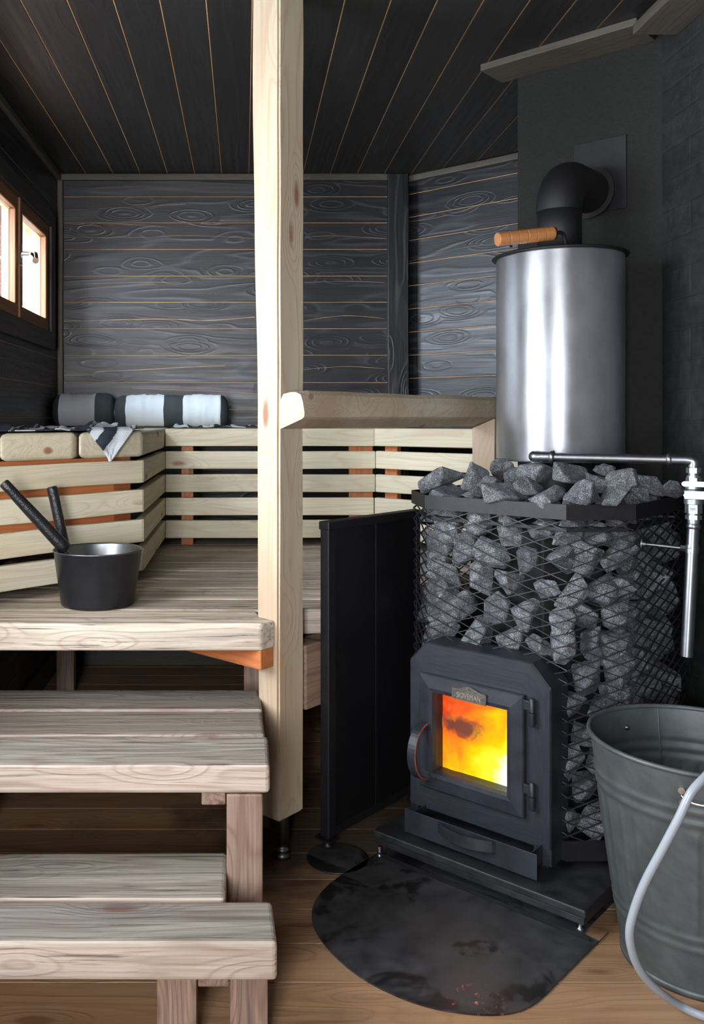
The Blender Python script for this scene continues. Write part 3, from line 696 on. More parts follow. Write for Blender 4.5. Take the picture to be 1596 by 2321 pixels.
# hanging corner
aL, aR_ = A(184, 968, 2.765), A(306, 966, 2.86); tip = A(243, 1045, 2.79)
n = 34; rg = []; wc = []
for i in range(n+1):
    r = i/n; ring = []
    for j in range(n+1):
        c = j/n
        l_ = aL.lerp(tip, r); rr_ = aR_.lerp(tip, r); p_ = l_.lerp(rr_, c)
        if r < .12: p_.z = min(p_.z, ZU+.012); p_ += Vector((-.7, .7, 0))*(.03*(1-r/.12)*1.2)
        p_ += Vector((.7, -.7, 0))*(.010*sin(c*5+r*2)*(1-r)+.006*noise.noise(Vector((c*4, r*4, 1)))+ .014)
        l0 = (p_-aR_); dd = (tip-aR_).normalized(); dist = (l0-dd*l0.dot(dd)).length
        b = dist/.112
        # bands parallel to the right-hand edge
        v_ = .02 if b < .05 else (.15 if b < .34 else (.4 if b < .66 else (.6 if b < .92 else .9)))
        ring.append(p_); wc.append(Vector((v_, l0.dot(dd), dist)))
    rg.append(ring)
m2 = MB(); m2.rings(rg, close=False, sm=True, wc=wc); base = Vector(o['_w'])
fl = m2.build('hanging_corner', M['towel'], o); md = fl.modifiers.new('thick', 'SOLIDIFY'); md.thickness = .0035
o['label'] = 'navy and white waffle towel on the left bench wing, one corner hanging down'
def fB(u_, v_):
    X = -.30+u_*.52; Y = 3.695+v_*.22
    return Vector((X, Y, ZU+.004+wr(X*1.4, Y, .8, 8)*(.6+.4*v_)*(1 if v_ > .05 else .4)))
o = sheet('towel', 'x', fB, 60, 30, 'towel', (-.05, 3.8, ZU), lambda u_, v_: ((u_*2.2+.3*v_) % 1, v_*.3, u_*.5))
tag(o, 'navy and white towel laid flat under the white bolster, ending behind the post', 'towel')

# ================================================================== STOVE
QP = 2.0976; aPL, aPR = -1.3605, -.956
stove = thing('sauna_stove', 'black steel wood burning sauna stove with a wire mesh cage of stones', 'stove', S(-1.145, 2.483, 0))
MI = M['castiron']
AC, QC, HW, HF = -1.1455, 2.483, .32, .2      # cage centre, half width, half flat
ac = AC
def octa(g=0.0):   # octagon grown outwards by g, (a,q), counter clockwise starting front-left
    w_ = HW+g; f_ = HF+g*.414
    return [(ac-f_, QC-w_), (ac+f_, QC-w_), (ac+w_, QC-f_), (ac+w_, QC+f_), (ac+f_, QC+w_), (ac-f_, QC+w_), (ac-w_, QC+f_), (ac-w_, QC-f_)]
# base plate, bottom band, rim band
m2 = MB(); m2.prism(octa(-.005), .078, .090, .002, MS); m2.build('base_plate', M['blacksteel'], stove)
def band(name, z0, z1, g, th_=.004, mat='blacksteel', label=None, lip=0):
    m2 = MB(); oo = octa(g); ii = octa(g-th_)
    R = [[S(a_, q_, z) for a_, q_ in L] for L, z in ((oo, z0), (oo, z1), (ii, z1), (ii, z0), (oo, z0))]
    m2.rings(R)
    if lip:
        kk = octa(g-lip); R = [[S(a_, q_, z) for a_, q_ in L] for L, z in ((ii, z1), (kk, z1), (kk, z1-.004), (ii, z1-.004))]; 
    o = m2.build(name, M[mat], stove)
    if label: tag(o, label)
    return o
band('bottom_band', .078, .128, .004)
band('rim_band', .927, .965, .007, .005, 'blacksteel', 'flat steel band around the top of the mesh cage')
m2 = MB(); L = [(ac+.215*cos(pi/8+i*pi/4), QC+.215*sin(pi/8+i*pi/4)) for i in range(8)]
m2.prism(L, .09, .90, .004, MS); m2.prism([(ac-.08, QC-.25), (ac+.08, QC-.25), (ac+.08, QC), (ac-.08, QC)], .16, .52, .002, MS); m2.build('firebox', M['soot'], stove)
m2 = MB(); m2.prism(octa(-.012), .895, .905, .001, MS); m2.build('inner_plate', M['soot'], stove)
# flue collar carrying the tank
TA, TQ = -1.145, 2.571
TCn = S(TA, TQ)
m2 = MB(); m2.lathe([(.0, .90), (.062, .90), (.062, 1.052), (0, 1.052)], 32, T(TCn.x, TCn.y, 0)); m2.build('flue_collar', M['soot'], stove)
# expanded mesh cage wrapped around the octagon
oo = octa(0.0); per = []; s_ = 0
for i in range(9):
    p_ = Vector((*oo[i % 8], 0)); 
    if i: s_ += (p_-Vector((*oo[(i-1) % 8], 0))).length
    per.append((s_, p_))
PT = per[-1][0]
def onper(s):
    s = s % PT
    for i in range(8):
        if per[i][0] <= s <= per[i+1][0]+1e-9:
            t_ = (s-per[i][0])/(per[i+1][0]-per[i][0]); p_ = per[i][1].lerp(per[i+1][1], t_); d_ = (per[i+1][1]-per[i][1]).normalized()
            return p_, Vector((d_.y, -d_.x, 0))
nd = round(PT/.0885); DW = PT/nd; DH = .0315
m2 = MB(); z0m, z1m = .125, .93
nl = int((z1m-z0m)/DH)+1
def strand(s0, z_start, sg):
    # one strand climbing over the whole cage height
    pts = []; nrm = []
    H = z1m-z0m; sl = DW/DH
    k_ = int(H/DH*2)
    brk = []
    z = z0m; ts = set()
    for i in range(k_+1): ts.add(min(i*DH/2, H))
    for w_ in range(-10, 11):
        for i in range(8):
            s = per[i][0]+w_*PT
            h = (s-s0)*sg/sl
            if 0 < h < H: ts.add(h)
    ts = sorted(ts)
    for h in ts:
        s = s0+sg*h*sl; p_, n_ = onper(s+1e-6)
        wob = .0018*sin(pi*h/DH*1.0)*sg
        pts.append(S(p_.x+n_.x*(wob), p_.y+n_.y*(wob), z0m+h)); nrm.append(U*n_.x+V*n_.y)
    r_ = .0017
    rg = []
    for i, (p_, n_) in enumerate(zip(pts, nrm)):
        t_ = (pts[min(i+1, len(pts)-1)]-pts[max(i-1, 0)]).normalized(); b_ = t_.cross(n_).normalized()
        rg.append([p_+n_*.0022+b_*.0012, p_+n_*.0022-b_*.0012, p_-n_*.0014-b_*.0012, p_-n_*.0014+b_*.0012])
    m2.rings(rg, capA=True, capB=True)
for i in range(nd):
    for sg in (1, -1): strand(i*DW+.01, 0, sg)
cage = tag(m2.build('mesh_cage', M['mesh'], stove, fix=False), 'diamond expanded metal mesh holding the stones')

# front housing (tunnel) with chamfered top
def profile(g=0, zb_=.078):
    l, r = aPL-g, aPR+g; c = .052; zt = .572+g
    return [(l, zb_), (l, zt-.055), (l+c, zt), (r-c*.95, zt), (r, zt-.055), (r, zb_)]
def extr(mb, pf, q0, q1, g0=0):
    mb.rings([[S(a_, q_, z_) for a_, z_ in pf] for q_ in (q0, q1)], capA=True, capB=True)
m2 = MB()
cx_ = [(.5*(aPL+aPR), .3)]
def shrink(pf, d): 
    cxm = .5*(aPL+aPR); czm = .33
    return [(a_+(d if a_ < cxm else -d), z_-(d if z_ > czm else 0)) for a_, z_ in pf]
pf = profile(0, .121)
R = [[S(a_, q_, z_) for a_, z_ in P_] for P_, q_ in ((shrink(pf, .003), QP), (pf, QP+.004), (pf, QP+.10))]
m2.rings(R, capA=True, capB=True, sm=False)
# side cheeks beside the ash drawer
m2.prism([(aPR-.045, QP+.001), (aPR, QP+.004), (aPR, QP+.2), (aPR-.045, QP+.2)], .078, .123, .002, MS)
m2.prism([(aPL, QP+.004), (aPL+.028, QP+.001), (aPL+.028, QP+.2), (aPL, QP+.2)], .078, .123, .002, MS)
hs = m2.build('front_housing', MI, stove)
m2 = MB(); m2.prism([(aPL+.028, QP+.16), (aPR-.045, QP+.16), (aPR-.045, QP+.2), (aPL+.028, QP+.2)], .078, .123, 0, MS); m2.build('ash_chamber', M['soot'], stove)
m2 = MB(); m2.prism([(aPR-.13, QP+.09), (aPR-.05, QP+.09), (aPR-.05, QP+.095), (aPR-.13, QP+.095)], .105, .119, 0, MS); tag(m2.build('embers', M['ember'], stove), 'dull red glow in the slit above the ash drawer')
# door
DL, DZ = PS(956, 1522, QP)[0], 0
dTL = PS(956, 1522, QP); dTR = PS(1193, 1573, QP); dBL = PS(958, 1776, QP); dBR = PS(1193, 1852, QP)
dl, dr = (dTL[0]+dBL[0])/2, (dTR[0]+dBR[0])/2; dt, db = (dTL[1]+dTR[1])/2, (dBL[1]+dBR[1])/2
g1 = PS(988, 1567, QP); g2 = PS(1157, 1604, QP); g3 = PS(987, 1747, QP); g4 = PS(1157, 1801, QP)
gl, gr = (g1[0]+g3[0])/2, (g2[0]+g4[0])/2; gt, gb = (g1[1]+g2[1])/2, (g3[1]+g4[1])/2
def rc(l, r, b, t_, q): return [S(l, q, b), S(r, q, b), S(r, q, t_), S(l, q, t_)]
door = None
m2 = MB()
m2.rings([rc(dl, dr, db, dt, QP+.0), rc(dl, dr, db, dt, QP-.013), rc(dl+.003, dr-.003, db+.003, dt-.003, QP-.016), rc(gl-.010, gr+.010, gb-.010, gt+.010, QP-.020), rc(gl, gr, gb, gt, QP-.018), rc(gl+.004, gr-.004, gb+.004, gt-.004, QP-.003), rc(gl+.004, gr-.004, gb+.004, gt-.004, QP+.03)])
door = m2.build('fire_door', MI, stove); door['_w'] = tuple(Vector(stove['_w']))
m2 = MB(); m2.rings([rc(gl+.004, gr-.004, gb+.004, gt-.004, QP-.004), rc(gl+.004, gr-.004, gb+.004, gt-.004, QP-.001)], capA=True, capB=True); m2.build('door_glass', M['glass'], door)
# the housing front is opened behind the glass: burning logs and flames just inside
hs.modifiers.clear()
def cutbox(o, M_, x0, x1, y0, y1, z0, z1):
    bm = bmesh.new(); bmesh.ops.create_cube(bm, size=1)
    for v in bm.verts: v.co = M_ @ Vector(((x0+x1)/2+v.co.x*(x1-x0), (y0+y1)/2+v.co.y*(y1-y0), (z0+z1)/2+v.co.z*(z1-z0))) - Vector(o['_w'])
    me = bpy.data.meshes.new('cutter'); bmesh.ops.recalc_face_normals(bm, faces=bm.faces[:]); bm.to_mesh(me); bm.free()
    c = bpy.data.objects.new('cutter', me); COL.objects.link(c); c.location = o['_w'] if o.parent is None else o.location
    c.matrix_world = Matrix.Translation(Vector(o['_w']))
    md = o.modifiers.new('cut', 'BOOLEAN'); md.operation = 'DIFFERENCE'; md.object = c; md.solver = 'EXACT'
    bpy.context.view_layer.update()
    dg = bpy.context.evaluated_depsgraph_get(); ev = o.evaluated_get(dg); nm = bpy.data.meshes.new_from_object(ev)
    o.modifiers.clear(); o.data = nm; bpy.data.objects.remove(c); bpy.data.meshes.remove(me)
cutbox(hs, MS, gl-.01, gr+.01, QP-.02, QP+.092, gb-.01, gt+.01)
gw, gh = gr-gl, gt-gb
rg = []; wc = []
for i in range(41):
    r = []
    for j in range(41):
        x = i/40; z = j/40
        q = QP+.036+.016*noise.noise(Vector((x*3, z*3, 4)))-.006*abs(sin(x*9+3*z))
        r.append(S(gl-.012+x*(gw+.024), q, gb-.012+z*(gh+.024))); wc.append(Vector((x*.2, 0, z*.24)))
    rg.append(r)
m2 = MB(); m2.rings(rg, close=False, sm=True, wc=wc); tag(m2.build('flames', M['fire'], stove, fix=False), 'orange and yellow flames filling the firebox window')
# hinges
for y0_, y1_ in ((1583, 1648), (1774, 1838)):
    a0, z1 = PS(1206, y0_, QP-.012); z0 = PS(1206, y1_, QP-.012)[1]
    m2 = MB(); zm = (z0+z1)/2
    m2.tube([S(a0, QP-.012, z0), S(a0, QP-.012, z0+.003), S(a0, QP-.012, zm-.001)], [.005, .0075, .0075], 16)
    m2.tube([S(a0, QP-.012, zm+.001), S(a0, QP-.012, z1-.003), S(a0, QP-.012, z1)], [.0068, .0068, .004], 16)
    m2.prism([(dr-.004, QP-.013), (a0, QP-.016), (a0, QP-.010), (dr-.004, QP-.005)], zm+.004, z1-.008, .001, MS); m2.prism([(a0-.002, QP-.014), (a0+.006, QP-.010), (a0+.006, QP+.001), (a0-.002, QP+.001)], z0+.004, zm-.004, .001, MS)
    m2.build('hinge', MI, door)
# curved door handle: flat bar bent outwards
hz1 = PS(965, 1640, QP-.015)[1]; hz0 = PS(965, 1757, QP-.015)[1]; ha = PS(966, 1700, QP-.015)[0]
zc_, hh = (hz0+hz1)/2, (hz1-hz0)/2+.006
rg = []; n = 26
for i in range(n+1):
    an = -pi/2*1.12+pi*1.12*i/n
    c_ = Vector((QP-.018-.068*cos(an), zc_+hh*sin(an)*.98))
    rg.append([(ha-.013, c_.x-.0022*cos(an), c_.y+.0022*sin(an)), (ha+.010, c_.x-.0022*cos(an), c_.y+.0022*sin(an)), (ha+.010, c_.x+.0022*cos(an), c_.y-.0022*sin(an)), (ha-.013, c_.x+.0022*cos(an), c_.y-.0022*sin(an))])
m2 = MB(); m2.rings([[S(*p_) for p_ in r] for r in rg], capA=True, capB=True)
b0 = len(m2.f)
for r0_, r1_ in zip(rg[:-1], rg[1:]):     # rusty inner edge
    pass
m2.box(ha-.006, ha+.016, QP-.022, QP-.014, hz0-.004, hz0+.014, .001, MS); m2.box(ha-.006, ha+.016, QP-.022, QP-.014, hz1-.014, hz1+.004, .001, MS)
hd = m2.build('door_handle', MI, door)
m2 = MB(); m2.rings([[S(ha+.0102, p_[1][1], p_[1][2]), S(ha+.0102, p_[2][1], p_[2][2]), S(ha+.0112, p_[2][1], p_[2][2]), S(ha+.0112, p_[1][1], p_[1][2])] for p_ in rg], capA=True, capB=True)
tag(m2.build('handle_edge', M['rust'], door), 'rust red edge of the door handle')
# name badge
bA = PS(1027, 1567, QP-.02); bB = PS(1104, 1587, QP-.02); bl_, br_ = bA[0], bB[0]
bz = PS(1065, 1577, QP-.02)[1]; bw = br_-bl_; bh = .030
def badge_outline(x): return bh*.5 + .011*exp(-((x-.5)/.24)**2)
m2 = MB(); n = 30
poly = [(bl_, bz-bh*.5), (br_, bz-bh*.5)]+[(br_-bw*i/n, bz+badge_outline(1-i/n)-.002) for i in range(n+1)]
F1 = [S(a_, QP-.0215, z_) for a_, z_ in poly]; F2 = [S(a_, QP-.0262, z_) for a_, z_ in poly]
m2.rings([F1, F2], capA=True, capB=True)
ln = [S(bl_+.004+(bw-.008)*i/n, QP-.0262, bz+badge_outline(.04+.92*i/n)-.0065) for i in range(n+1)]; m2.tube(ln, .0007, 6)
m2.tube([S(bl_+.001, QP-.0262, bz-bh*.46), S(br_-.001, QP-.0262, bz-bh*.46)], .0006, 6)
for a_ in (bl_+.005, br_-.005): m2.tube([S(a_, QP-.025, bz-.003), S(a_, QP-.0275, bz-.003)], .0016, 10)
badge = m2.build('name_badge', M['pewter'], door)
def text_mesh(name, body, size, Mx, mat, parent, ext=.0006, sx=1.0, label=None):
    cu = bpy.data.curves.new('lettering', 'FONT'); cu.body = body; cu.size = size; cu.extrude = ext; cu.align_x = 'CENTER'; cu.align_y = 'CENTER'; cu.resolution_u = 3
    to = bpy.data.objects.new('lettering', cu); COL.objects.link(to); bpy.context.view_layer.update()
    me = bpy.data.meshes.new_from_object(to.evaluated_get(bpy.context.evaluated_depsgraph_get()))
    bpy.data.objects.remove(to); m2 = MB()
    m2.add([Vector((v.co.x*sx, v.co.y, v.co.z)) for v in me.vertices], [tuple(p_.vertices) for p_ in me.polygons], None, 0, False, None, Mx)
    o = m2.build(name, mat, parent, fix=False); bpy.data.meshes.remove(me)
    if label: tag(o, label)
    return o
Mt = Matrix((U, Vector((0, 0, 1)), -V)).transposed().to_4x4(); Mt.translation = S((bl_+br_)/2, QP-.0266, bz-.0025)
M['letters'] = simple('bright_pewter_letters', (.62, .58, .52), .35, .8)
text_mesh('lettering', 'SlOVEMAN', .0195, Mt, M['letters'], door, .0011, .74, 'raised letters reading SlOVEMAN')
# ash drawer, pulled a little out
QD = 2.025
t0 = PS(917, 1832, QD); t1 = PS(1217, 1930, QD); t2 = PS(1208, 1993.6, QD)
al, ar = t0[0], t1[0]; zt_ = t0[1]; zb_ = max(.071, t2[1])
m2 = MB(); m2.prism([(al, QD), (ar, QD), (ar, QD+.003), (al, QD+.003)], zb_, zt_, .001, MS)
m2.prism([(al+.02, QD+.003), (ar-.02, QD+.003), (ar-.02, QP+.12), (al+.02, QP+.12)], zb_+.006, zb_+.012, .001, MS)
for e in (al+.02, ar-.022): m2.prism([(e, QD+.003), (e+.002, QD+.003), (e+.002, QP+.12), (e, QP+.12)], zb_+.006, zt_-.006, 0, MS)
dr_ = m2.build('ash_drawer', MI, stove); dr_['_w'] = stove['_w']
d0 = PS(993, 1893, QD)[0]; d1 = PS(1124, 1930, QD)[0]; zm = zb_+.046
rg = []
for i in range(25):
    t_ = i/24; an = pi*t_
    a_ = d0+(d1-d0)*t_; q_ = QD-.030*sin(an)**.8 if 0 < t_ < 1 else QD+.001; zz = zm
    rg.append([S(a_, q_-.0015, zz-.014), S(a_, q_-.0015, zz+.014), S(a_, q_+.0015, zz+.014), S(a_, q_+.0015, zz-.014)])
m2 = MB(); m2.rings(rg, capA=True, capB=True); m2.build('drawer_handle', MI, dr_)

# ---- hearth slab under the stove
sl = thing('hearth_slab', 'thick black slab on small bolts carrying the stove', 'slab', S(-1.1, 2.3, 0))
m2 = MB(); m2.prism([(-1.409, 1.992), (-.827, 1.992), (-.827, 2.83), (-1.409, 2.83)], .046, .065, .004, MS, 0, 0, 3); m2.build('top_slab', M['slate'], sl)
m2 = MB(); m2.prism([(-1.404, 1.997), (-.832, 1.997), (-.832, 2.83), (-1.404, 2.83)], .028, .0455, .002, MS); m2.build('under_slab', M['slate'], sl)
for a_, q_ in ((-1.385, 1.99), (-.85, 2.02), (-.85, 2.79), (-1.38, 2.79)):
    m2 = MB(); p_ = S(a_, q_); m2.lathe([(0, 0), (.009, 0), (.009, .008), (.005, .010), (.005, .028), (0, .028)], 12, T(p_.x, p_.y, 0)); tag(m2.build('bolt_foot', M['steel'], sl), 'bright bolt foot')
# stove stands on slab: feet
m2 = MB()
for a_, q_ in ((aPL+.02, QP+.03), (aPR-.03, QP+.03), (ac-.12, QC+.25), (ac+.2, QC+.25), (ac+.2, QC-.2), (ac-.2, QC-.2)): m2.prism([(a_-.015, q_-.01), (a_+.015, q_-.01), (a_+.015, q_+.02), (a_-.015, q_+.02)], .065, .08, .001, MS)
m2.build('feet', M['blacksteel'], stove)

# ---- floor plate in front of the slab
px_ = [(866, 1930), (800, 1966), (748, 2003), (718, 2036), (707, 2066), (710, 2096), (728, 2130), (765, 2172), (815, 2212), (880, 2248), (960, 2278), (1040, 2294), (1110, 2299), (1165, 2294), (1205, 2278), (1238, 2252), (1275, 2215), (1330, 2160), (1380, 2112)]
pl = [G(x, y, .004) for x, y in px_]
plS = smooth_path(pl, 3)
backL = S(-1.395, 2.004, 0); backR = S(-.80, 2.004, 0)
outl = [Vector((p_.x, p_.y, 0)) for p_ in plS]+[backR, S(-.84, 2.01, 0), S(-.84, 2.3, 0), S(-1.39, 2.3, 0), backL]
m2 = MB(); m2.prism([(p_.x, p_.y) for p_ in outl], .001, .0042, 0, None)
for i in range(len(m2.v)): m2.wc[i] = Vector((m2.v[i].x, m2.v[i].y, 0))
fp = m2.build('floor_plate', M['sheet'], None, (.5, 2.0, 0)); tag(fp, 'black burnt sheet metal plate with a rounded edge on the floor before the stove', 'floor plate')
m2 = MB(); m2.prism([(-1.39, 1.985), (-.815, 1.985), (-.815, 1.9865), (-1.39, 1.9865)], .004, .014, .0003, MS); fp['_w'] = (.5, 2.0, 0); tag(m2.build('upstand', M['blacksteel'], fp), 'thin folded edge of the plate along the slab')
# ---- round plate
c = G(770, 1947, 0); m2 = MB(); m2.lathe([(0, .0005), (.083, .0005), (.083, .0035), (.081, .0042), (0, .0042)], 48, T(c.x-.005, c.y, 0))
for i in range(len(m2.v)): m2.wc[i] = Vector((m2.v[i].x, m2.v[i].y, 0))
tag(m2.build('round_plate', M['sheet'], None, (c.x, c.y, 0)), 'small round black metal disc on the floor under the screen foot', 'disc')

# ---- heat screen
hsn = thing('heat_screen', 'tall black metal heat screen standing between bench and stove', 'heat shield', S(-1.515, 2.1, 0))
sa, sq = -1.505, 1.922
m2 = MB(); m2.prism([(sa-.030, sq), (sa, sq), (sa, sq+.035), (sa-.030, sq+.035)], .032, .882, .003, MS); m2.build('edge_post', M['blacksteel'], hsn)
m2 = MB(); m2.prism([(sa-.022, sq+.03), (sa-.004, sq+.03), (sa-.004, sq+.225), (sa-.022, sq+.225)], .05, .875, .001, MS); m2.build('panel', M['shield'], hsn)
m2 = MB(); m2.prism([(sa-.022, sq+.2275), (sa-.004, sq+.2275), (sa-.004, sq+.46), (sa-.022, sq+.46)], .05, .875, .001, MS); m2.build('panel', M['shield'], hsn)
m2 = MB(); m2.prism([(sa-.033, sq-.003), (sa+.003, sq-.003), (sa+.003, sq+.463), (sa-.033, sq+.463)], .874, .897, .003, MS); m2.prism([(sa-.026, sq+.03), (sa-.001, sq+.03), (sa-.001, sq+.46), (sa-.026, sq+.46)], .032, .055, .002, MS)
m2.prism([(sa-.030, sq+.44), (sa, sq+.44), (sa, sq+.46), (sa-.030, sq+.46)], .032, .882, .002, MS); m2.build('edge_frame', M['blacksteel'], hsn)
for q_ in (sq+.012, sq+.43):
    m2 = MB(); m2.prism([(sa-.045, q_-.022), (sa+.012, q_-.022), (sa+.012, q_+.018), (sa-.045, q_+.018)], .024, .029, .001, MS)
    p_ = S(sa-.013, q_); m2.lathe([(0, .0045), (.014, .0045), (.014, .010), (.009, .014), (.009, .032), (0, .032)], 20, T(p_.x, p_.y, 0)); m2.build('foot', M['blacksteel'], hsn)
# ================================================================== WATER TANK + FLUE
R_T = .181; ZT0, ZT1 = 1.055, 1.655
tank = thing('water_tank', 'tall brushed steel water tank standing over the stove stones', 'water tank', (TCn.x, TCn.y, ZT0))
MT = T(TCn.x, TCn.y, 0)
m2 = MB(); m2.lathe([(0, ZT0), (R_T-.006, ZT0), (R_T-.001, ZT0+.002), (R_T, ZT0+.006), (R_T, ZT1-.003), (R_T-.002, ZT1), (0, ZT1)], 96, MT); m2.build('tank_body', M['tank'], tank)
m2 = MB(); m2.lathe([(0, ZT1), (R_T+.010, ZT1), (R_T+.013, ZT1+.003), (R_T+.010, ZT1+.0065), (0, ZT1+.0065)], 96, MT); tag(m2.build('lid', M['blacksteel'], tank), 'flat dark lid slightly wider than the tank')
# seam scratch lines
gp = A(1127, 543, 2.47); gq = A(1254, 529, 2.47+.03)
gd = (gq-gp).normalized(); L_ = (gq-gp).length
m2 = MB(); n = 160; ps = []; rs = []
for i in range(n+1):
    u_ = i/n; r_ = .0195
    for gpos in (.19, .35, .51, .67, .83):
        if abs(u_-gpos) < .005: r_ = .0182
    if u_ < .012 or u_ > .988: r_ = .0180
    ps.append(gp+gd*L_*u_); rs.append(r_)
m2.tube(ps, rs, 28); grip = m2.build('lid_grip', M['handlewood'], tank); tag(grip, 'ribbed turned wooden grip lying across the lid')
m2 = MB(); m2.tube([gq-gd*.004, gq+gd*.004, gq+gd*.006], [.012, .018, .012], 16); m2.tube(smooth_path([gq+gd*.004, gq+gd*.03+Vector((0, 0, -.004)), Vector((gq.x+.045, gq.y+.02, ZT1+.006))], 6), .005, 10)
m2.build('grip_bracket', M['blacksteel'], tank); m2 = MB(); m2.tube([gp+gd*.035, Vector((gp.x+.045, gp.y+.02, ZT1+.004))], .004, 10)
m2.build('grip_bracket', M['blacksteel'], tank)

flue = thing('flue_pipe', 'black flue pipe rising from the tank and bending into the chimney', 'flue pipe', (TCn.x, TCn.y, ZT1))
RP = .0635; zel = A(1266, 408, 2.66).z
m2 = MB(); m2.lathe([(RP, ZT1+.0065), (RP, zel-.075), (RP-.003, zel-.075), (RP-.003, ZT1+.0065)], 48, MT, closed=True); m2.build('upright_pipe', M['soot'], flue)
el = []
for i in range(13):
    an = pi/2*i/12; el.append(S(TA, TQ+.085*(1-cos(an)), zel-.085+.085*sin(an)))
el = [S(TA, TQ, zel-.085-.012)]+el+[S(TA, CQ+.0, zel)]
m2 = MB(); m2.tube(el, RP+.0025, 40); m2.build('elbow', M['soot'], flue)
m2 = MB(); m2.tube([S(TA, CQ-.045, zel), S(TA, CQ-.040, zel)], RP+.018, 40); m2.build('collar', M['soot'], flue)
pa1 = QA(1421, CQ); zt1 = PS(1421, 305, CQ)[1]; zt0 = PS(1421, 472, CQ)[1]
m2 = MB(); m2.prism([(pa1-.165, CQ-.006), (pa1, CQ-.006), (pa1, CQ), (pa1-.165, CQ)], zt0, zt1, .001, MS); tag(m2.build('wall_plate', M['blacksteel'], flue), 'square black plate around the pipe on the chimney')

# ================================================================== PLUMBING
pw = thing('drain_pipe', 'steel water pipe with tap running from the tank and down beside the stove', 'pipe', A(1568, 1160, 2.25))
e0 = A(1212, 1035, 2.40); YE = 2.20
e1 = A(1562, 1050, YE)
zz = e0.z; e1.z = zz
k1 = (1568-CX)/FPX*YE; e1 = Vector((k1, YE, zz))
dh = (e1-e0).normalized()
tk = (Vector((TCn.x, TCn.y, zz))-e0).normalized()
m2 = MB(); m2.tube([e0+tk*.035, e0+tk*.012], [.013, .013], 20); m2.tube([e0+tk*.016+Vector((0,0,.0)), e0+tk*.010], [.019, .019], 6, sm=False)
m2.tube(smooth_path([e0+tk*.014, e0, e0+dh*.014], 6), [.0155]*13, 20)
m2.tube([e0+dh*.012, e0+dh*.040], .0148, 20); m2.tube([e0+dh*.040, e0+dh*.044, e0+dh*.050, e0+dh*.053], [.0148, .018, .018, .0135], 20); m2.build('elbow', M['steel'], pw)
m2 = MB(); m2.tube([e0+dh*.05, e1-dh*.03], .0118, 24); m2.build('level_pipe', M['steel'], pw)
m2 = MB(); m2.tube([e1-dh*.056, e1-dh*.052, e1-dh*.047, e1-dh*.043], [.0125, .0165, .0165, .0135], 20); m2.tube([e1-dh*.044, e1-dh*.0], .0138, 20)
dn = Vector((0, 0, -1)); m2.tube(smooth_path([e1-dh*.012, e1+dh*.004+dn*.004, e1+dn*.018+dh*.004], 6), .0145, 20); m2.build('elbow', M['steel'], pw)
vx = e1+dh*.004
def zz_(py): return CH-(py-CY)/FPX*YE
def P_(py): return Vector((vx.x, vx.y, zz_(py)))
m2 = MB()
for ya, yb, r_, n_ in ((1060, 1072, .0165, 6), (1072, 1078, .012, 20), (1078, 1083, .0155, 20), (1083, 1092, .0175, 6), (1092, 1108, .019, 24), (1110, 1142, .0215, 24), (1143, 1163, .0195, 6), (1163, 1167, .014, 20), (1167, 1177, .0185, 6), (1177, 1190, .0135, 20)):
    m2.tube([P_(ya), P_(yb)], r_, n_, sm=(n_ > 8))
body = m2.build('valve_body', M['galv'], pw)
toC = Vector((-vx.x, -vx.y, 0)).normalized(); side = Vector((-toC.y, toC.x, 0))
side = side if side.x > 0 else -side
Fv = Matrix((side, -toC, Vector((0, 0, 1)))).transposed().to_4x4()
zc1 = zz_(1096); Fv.translation = Vector((vx.x, vx.y, zc1))+toC*.022
m2 = MB(); n = 12
poly = [(-.020+.0065*cos(a_), .0065*sin(a_)) for a_ in [pi/2+pi*i/n for i in range(n+1)]]+[(.022+.0065*cos(a_), .0065*sin(a_)) for a_ in [-pi/2+pi*i/n for i in range(n+1)]]
Fr = Matrix((side, Vector((0, 0, 1)), toC)).transposed().to_4x4(); Fr.translation = Vector((vx.x, vx.y, zc1))+toC*.019
m2.prism(poly, 0, .003, .0006, Fr); 
for x_ in (-.020, .022): m2.tube([Fr@Vector((x_, 0, .003)), Fr@Vector((x_, 0, .0034))], .002, 10)
tag(m2.build('wing_plate', M['galv'], pw), 'small flat plate with two holes above the valve')
zc2 = zz_(1121); Fr.translation = Vector((vx.x, vx.y, zc2))+toC*.022
m2 = MB(); m2.prism([(-.020, -.010), (.060, -.010), (.060, .011), (-.020, .011)], 0, .003, .001, Fr); m2.tube([Fr@Vector((.016, 0, .0028)), Fr@Vector((.016, 0, .0034))], .0035, 12)
lv = m2.build('lever', M['galv'], pw)
m2 = MB(); m2.tube([Fr@Vector((-.013, 0, .0)), Fr@Vector((-.013, 0, .010))], .0095, 6, sm=False); m2.tube([Fr@Vector((-.013, 0, .009)), Fr@Vector((-.013, 0, .014))], .0055, 16); m2.build('lever_nut', M['steel'], lv)
Fr.translation = Vector((vx.x, vx.y, zz_(1153)))+toC*.0198
text_mesh('valve_stamp', 'PEPC', .009, Fr, M['mesh'], body, .0003, .7)
# outlet pipe, leaning slightly
b1 = A(1557, 1488, YE-.02)
m2 = MB(); m2.tube([P_(1186), P_(1190), P_(1196), P_(1199)], [.0145, .0165, .0165, .0145], 20)
m2.tube([P_(1188), b1], .0142, 28, caps=False); m2.tube([b1, P_(1300)], .0125, 24, mi=1)
m2.build('outlet_pipe', [M['steel'], M['soot']], pw)
cl = P_(1188).lerp(b1, .19); cl = cl
fl0 = None
k_ = (1456-CX)/FPX
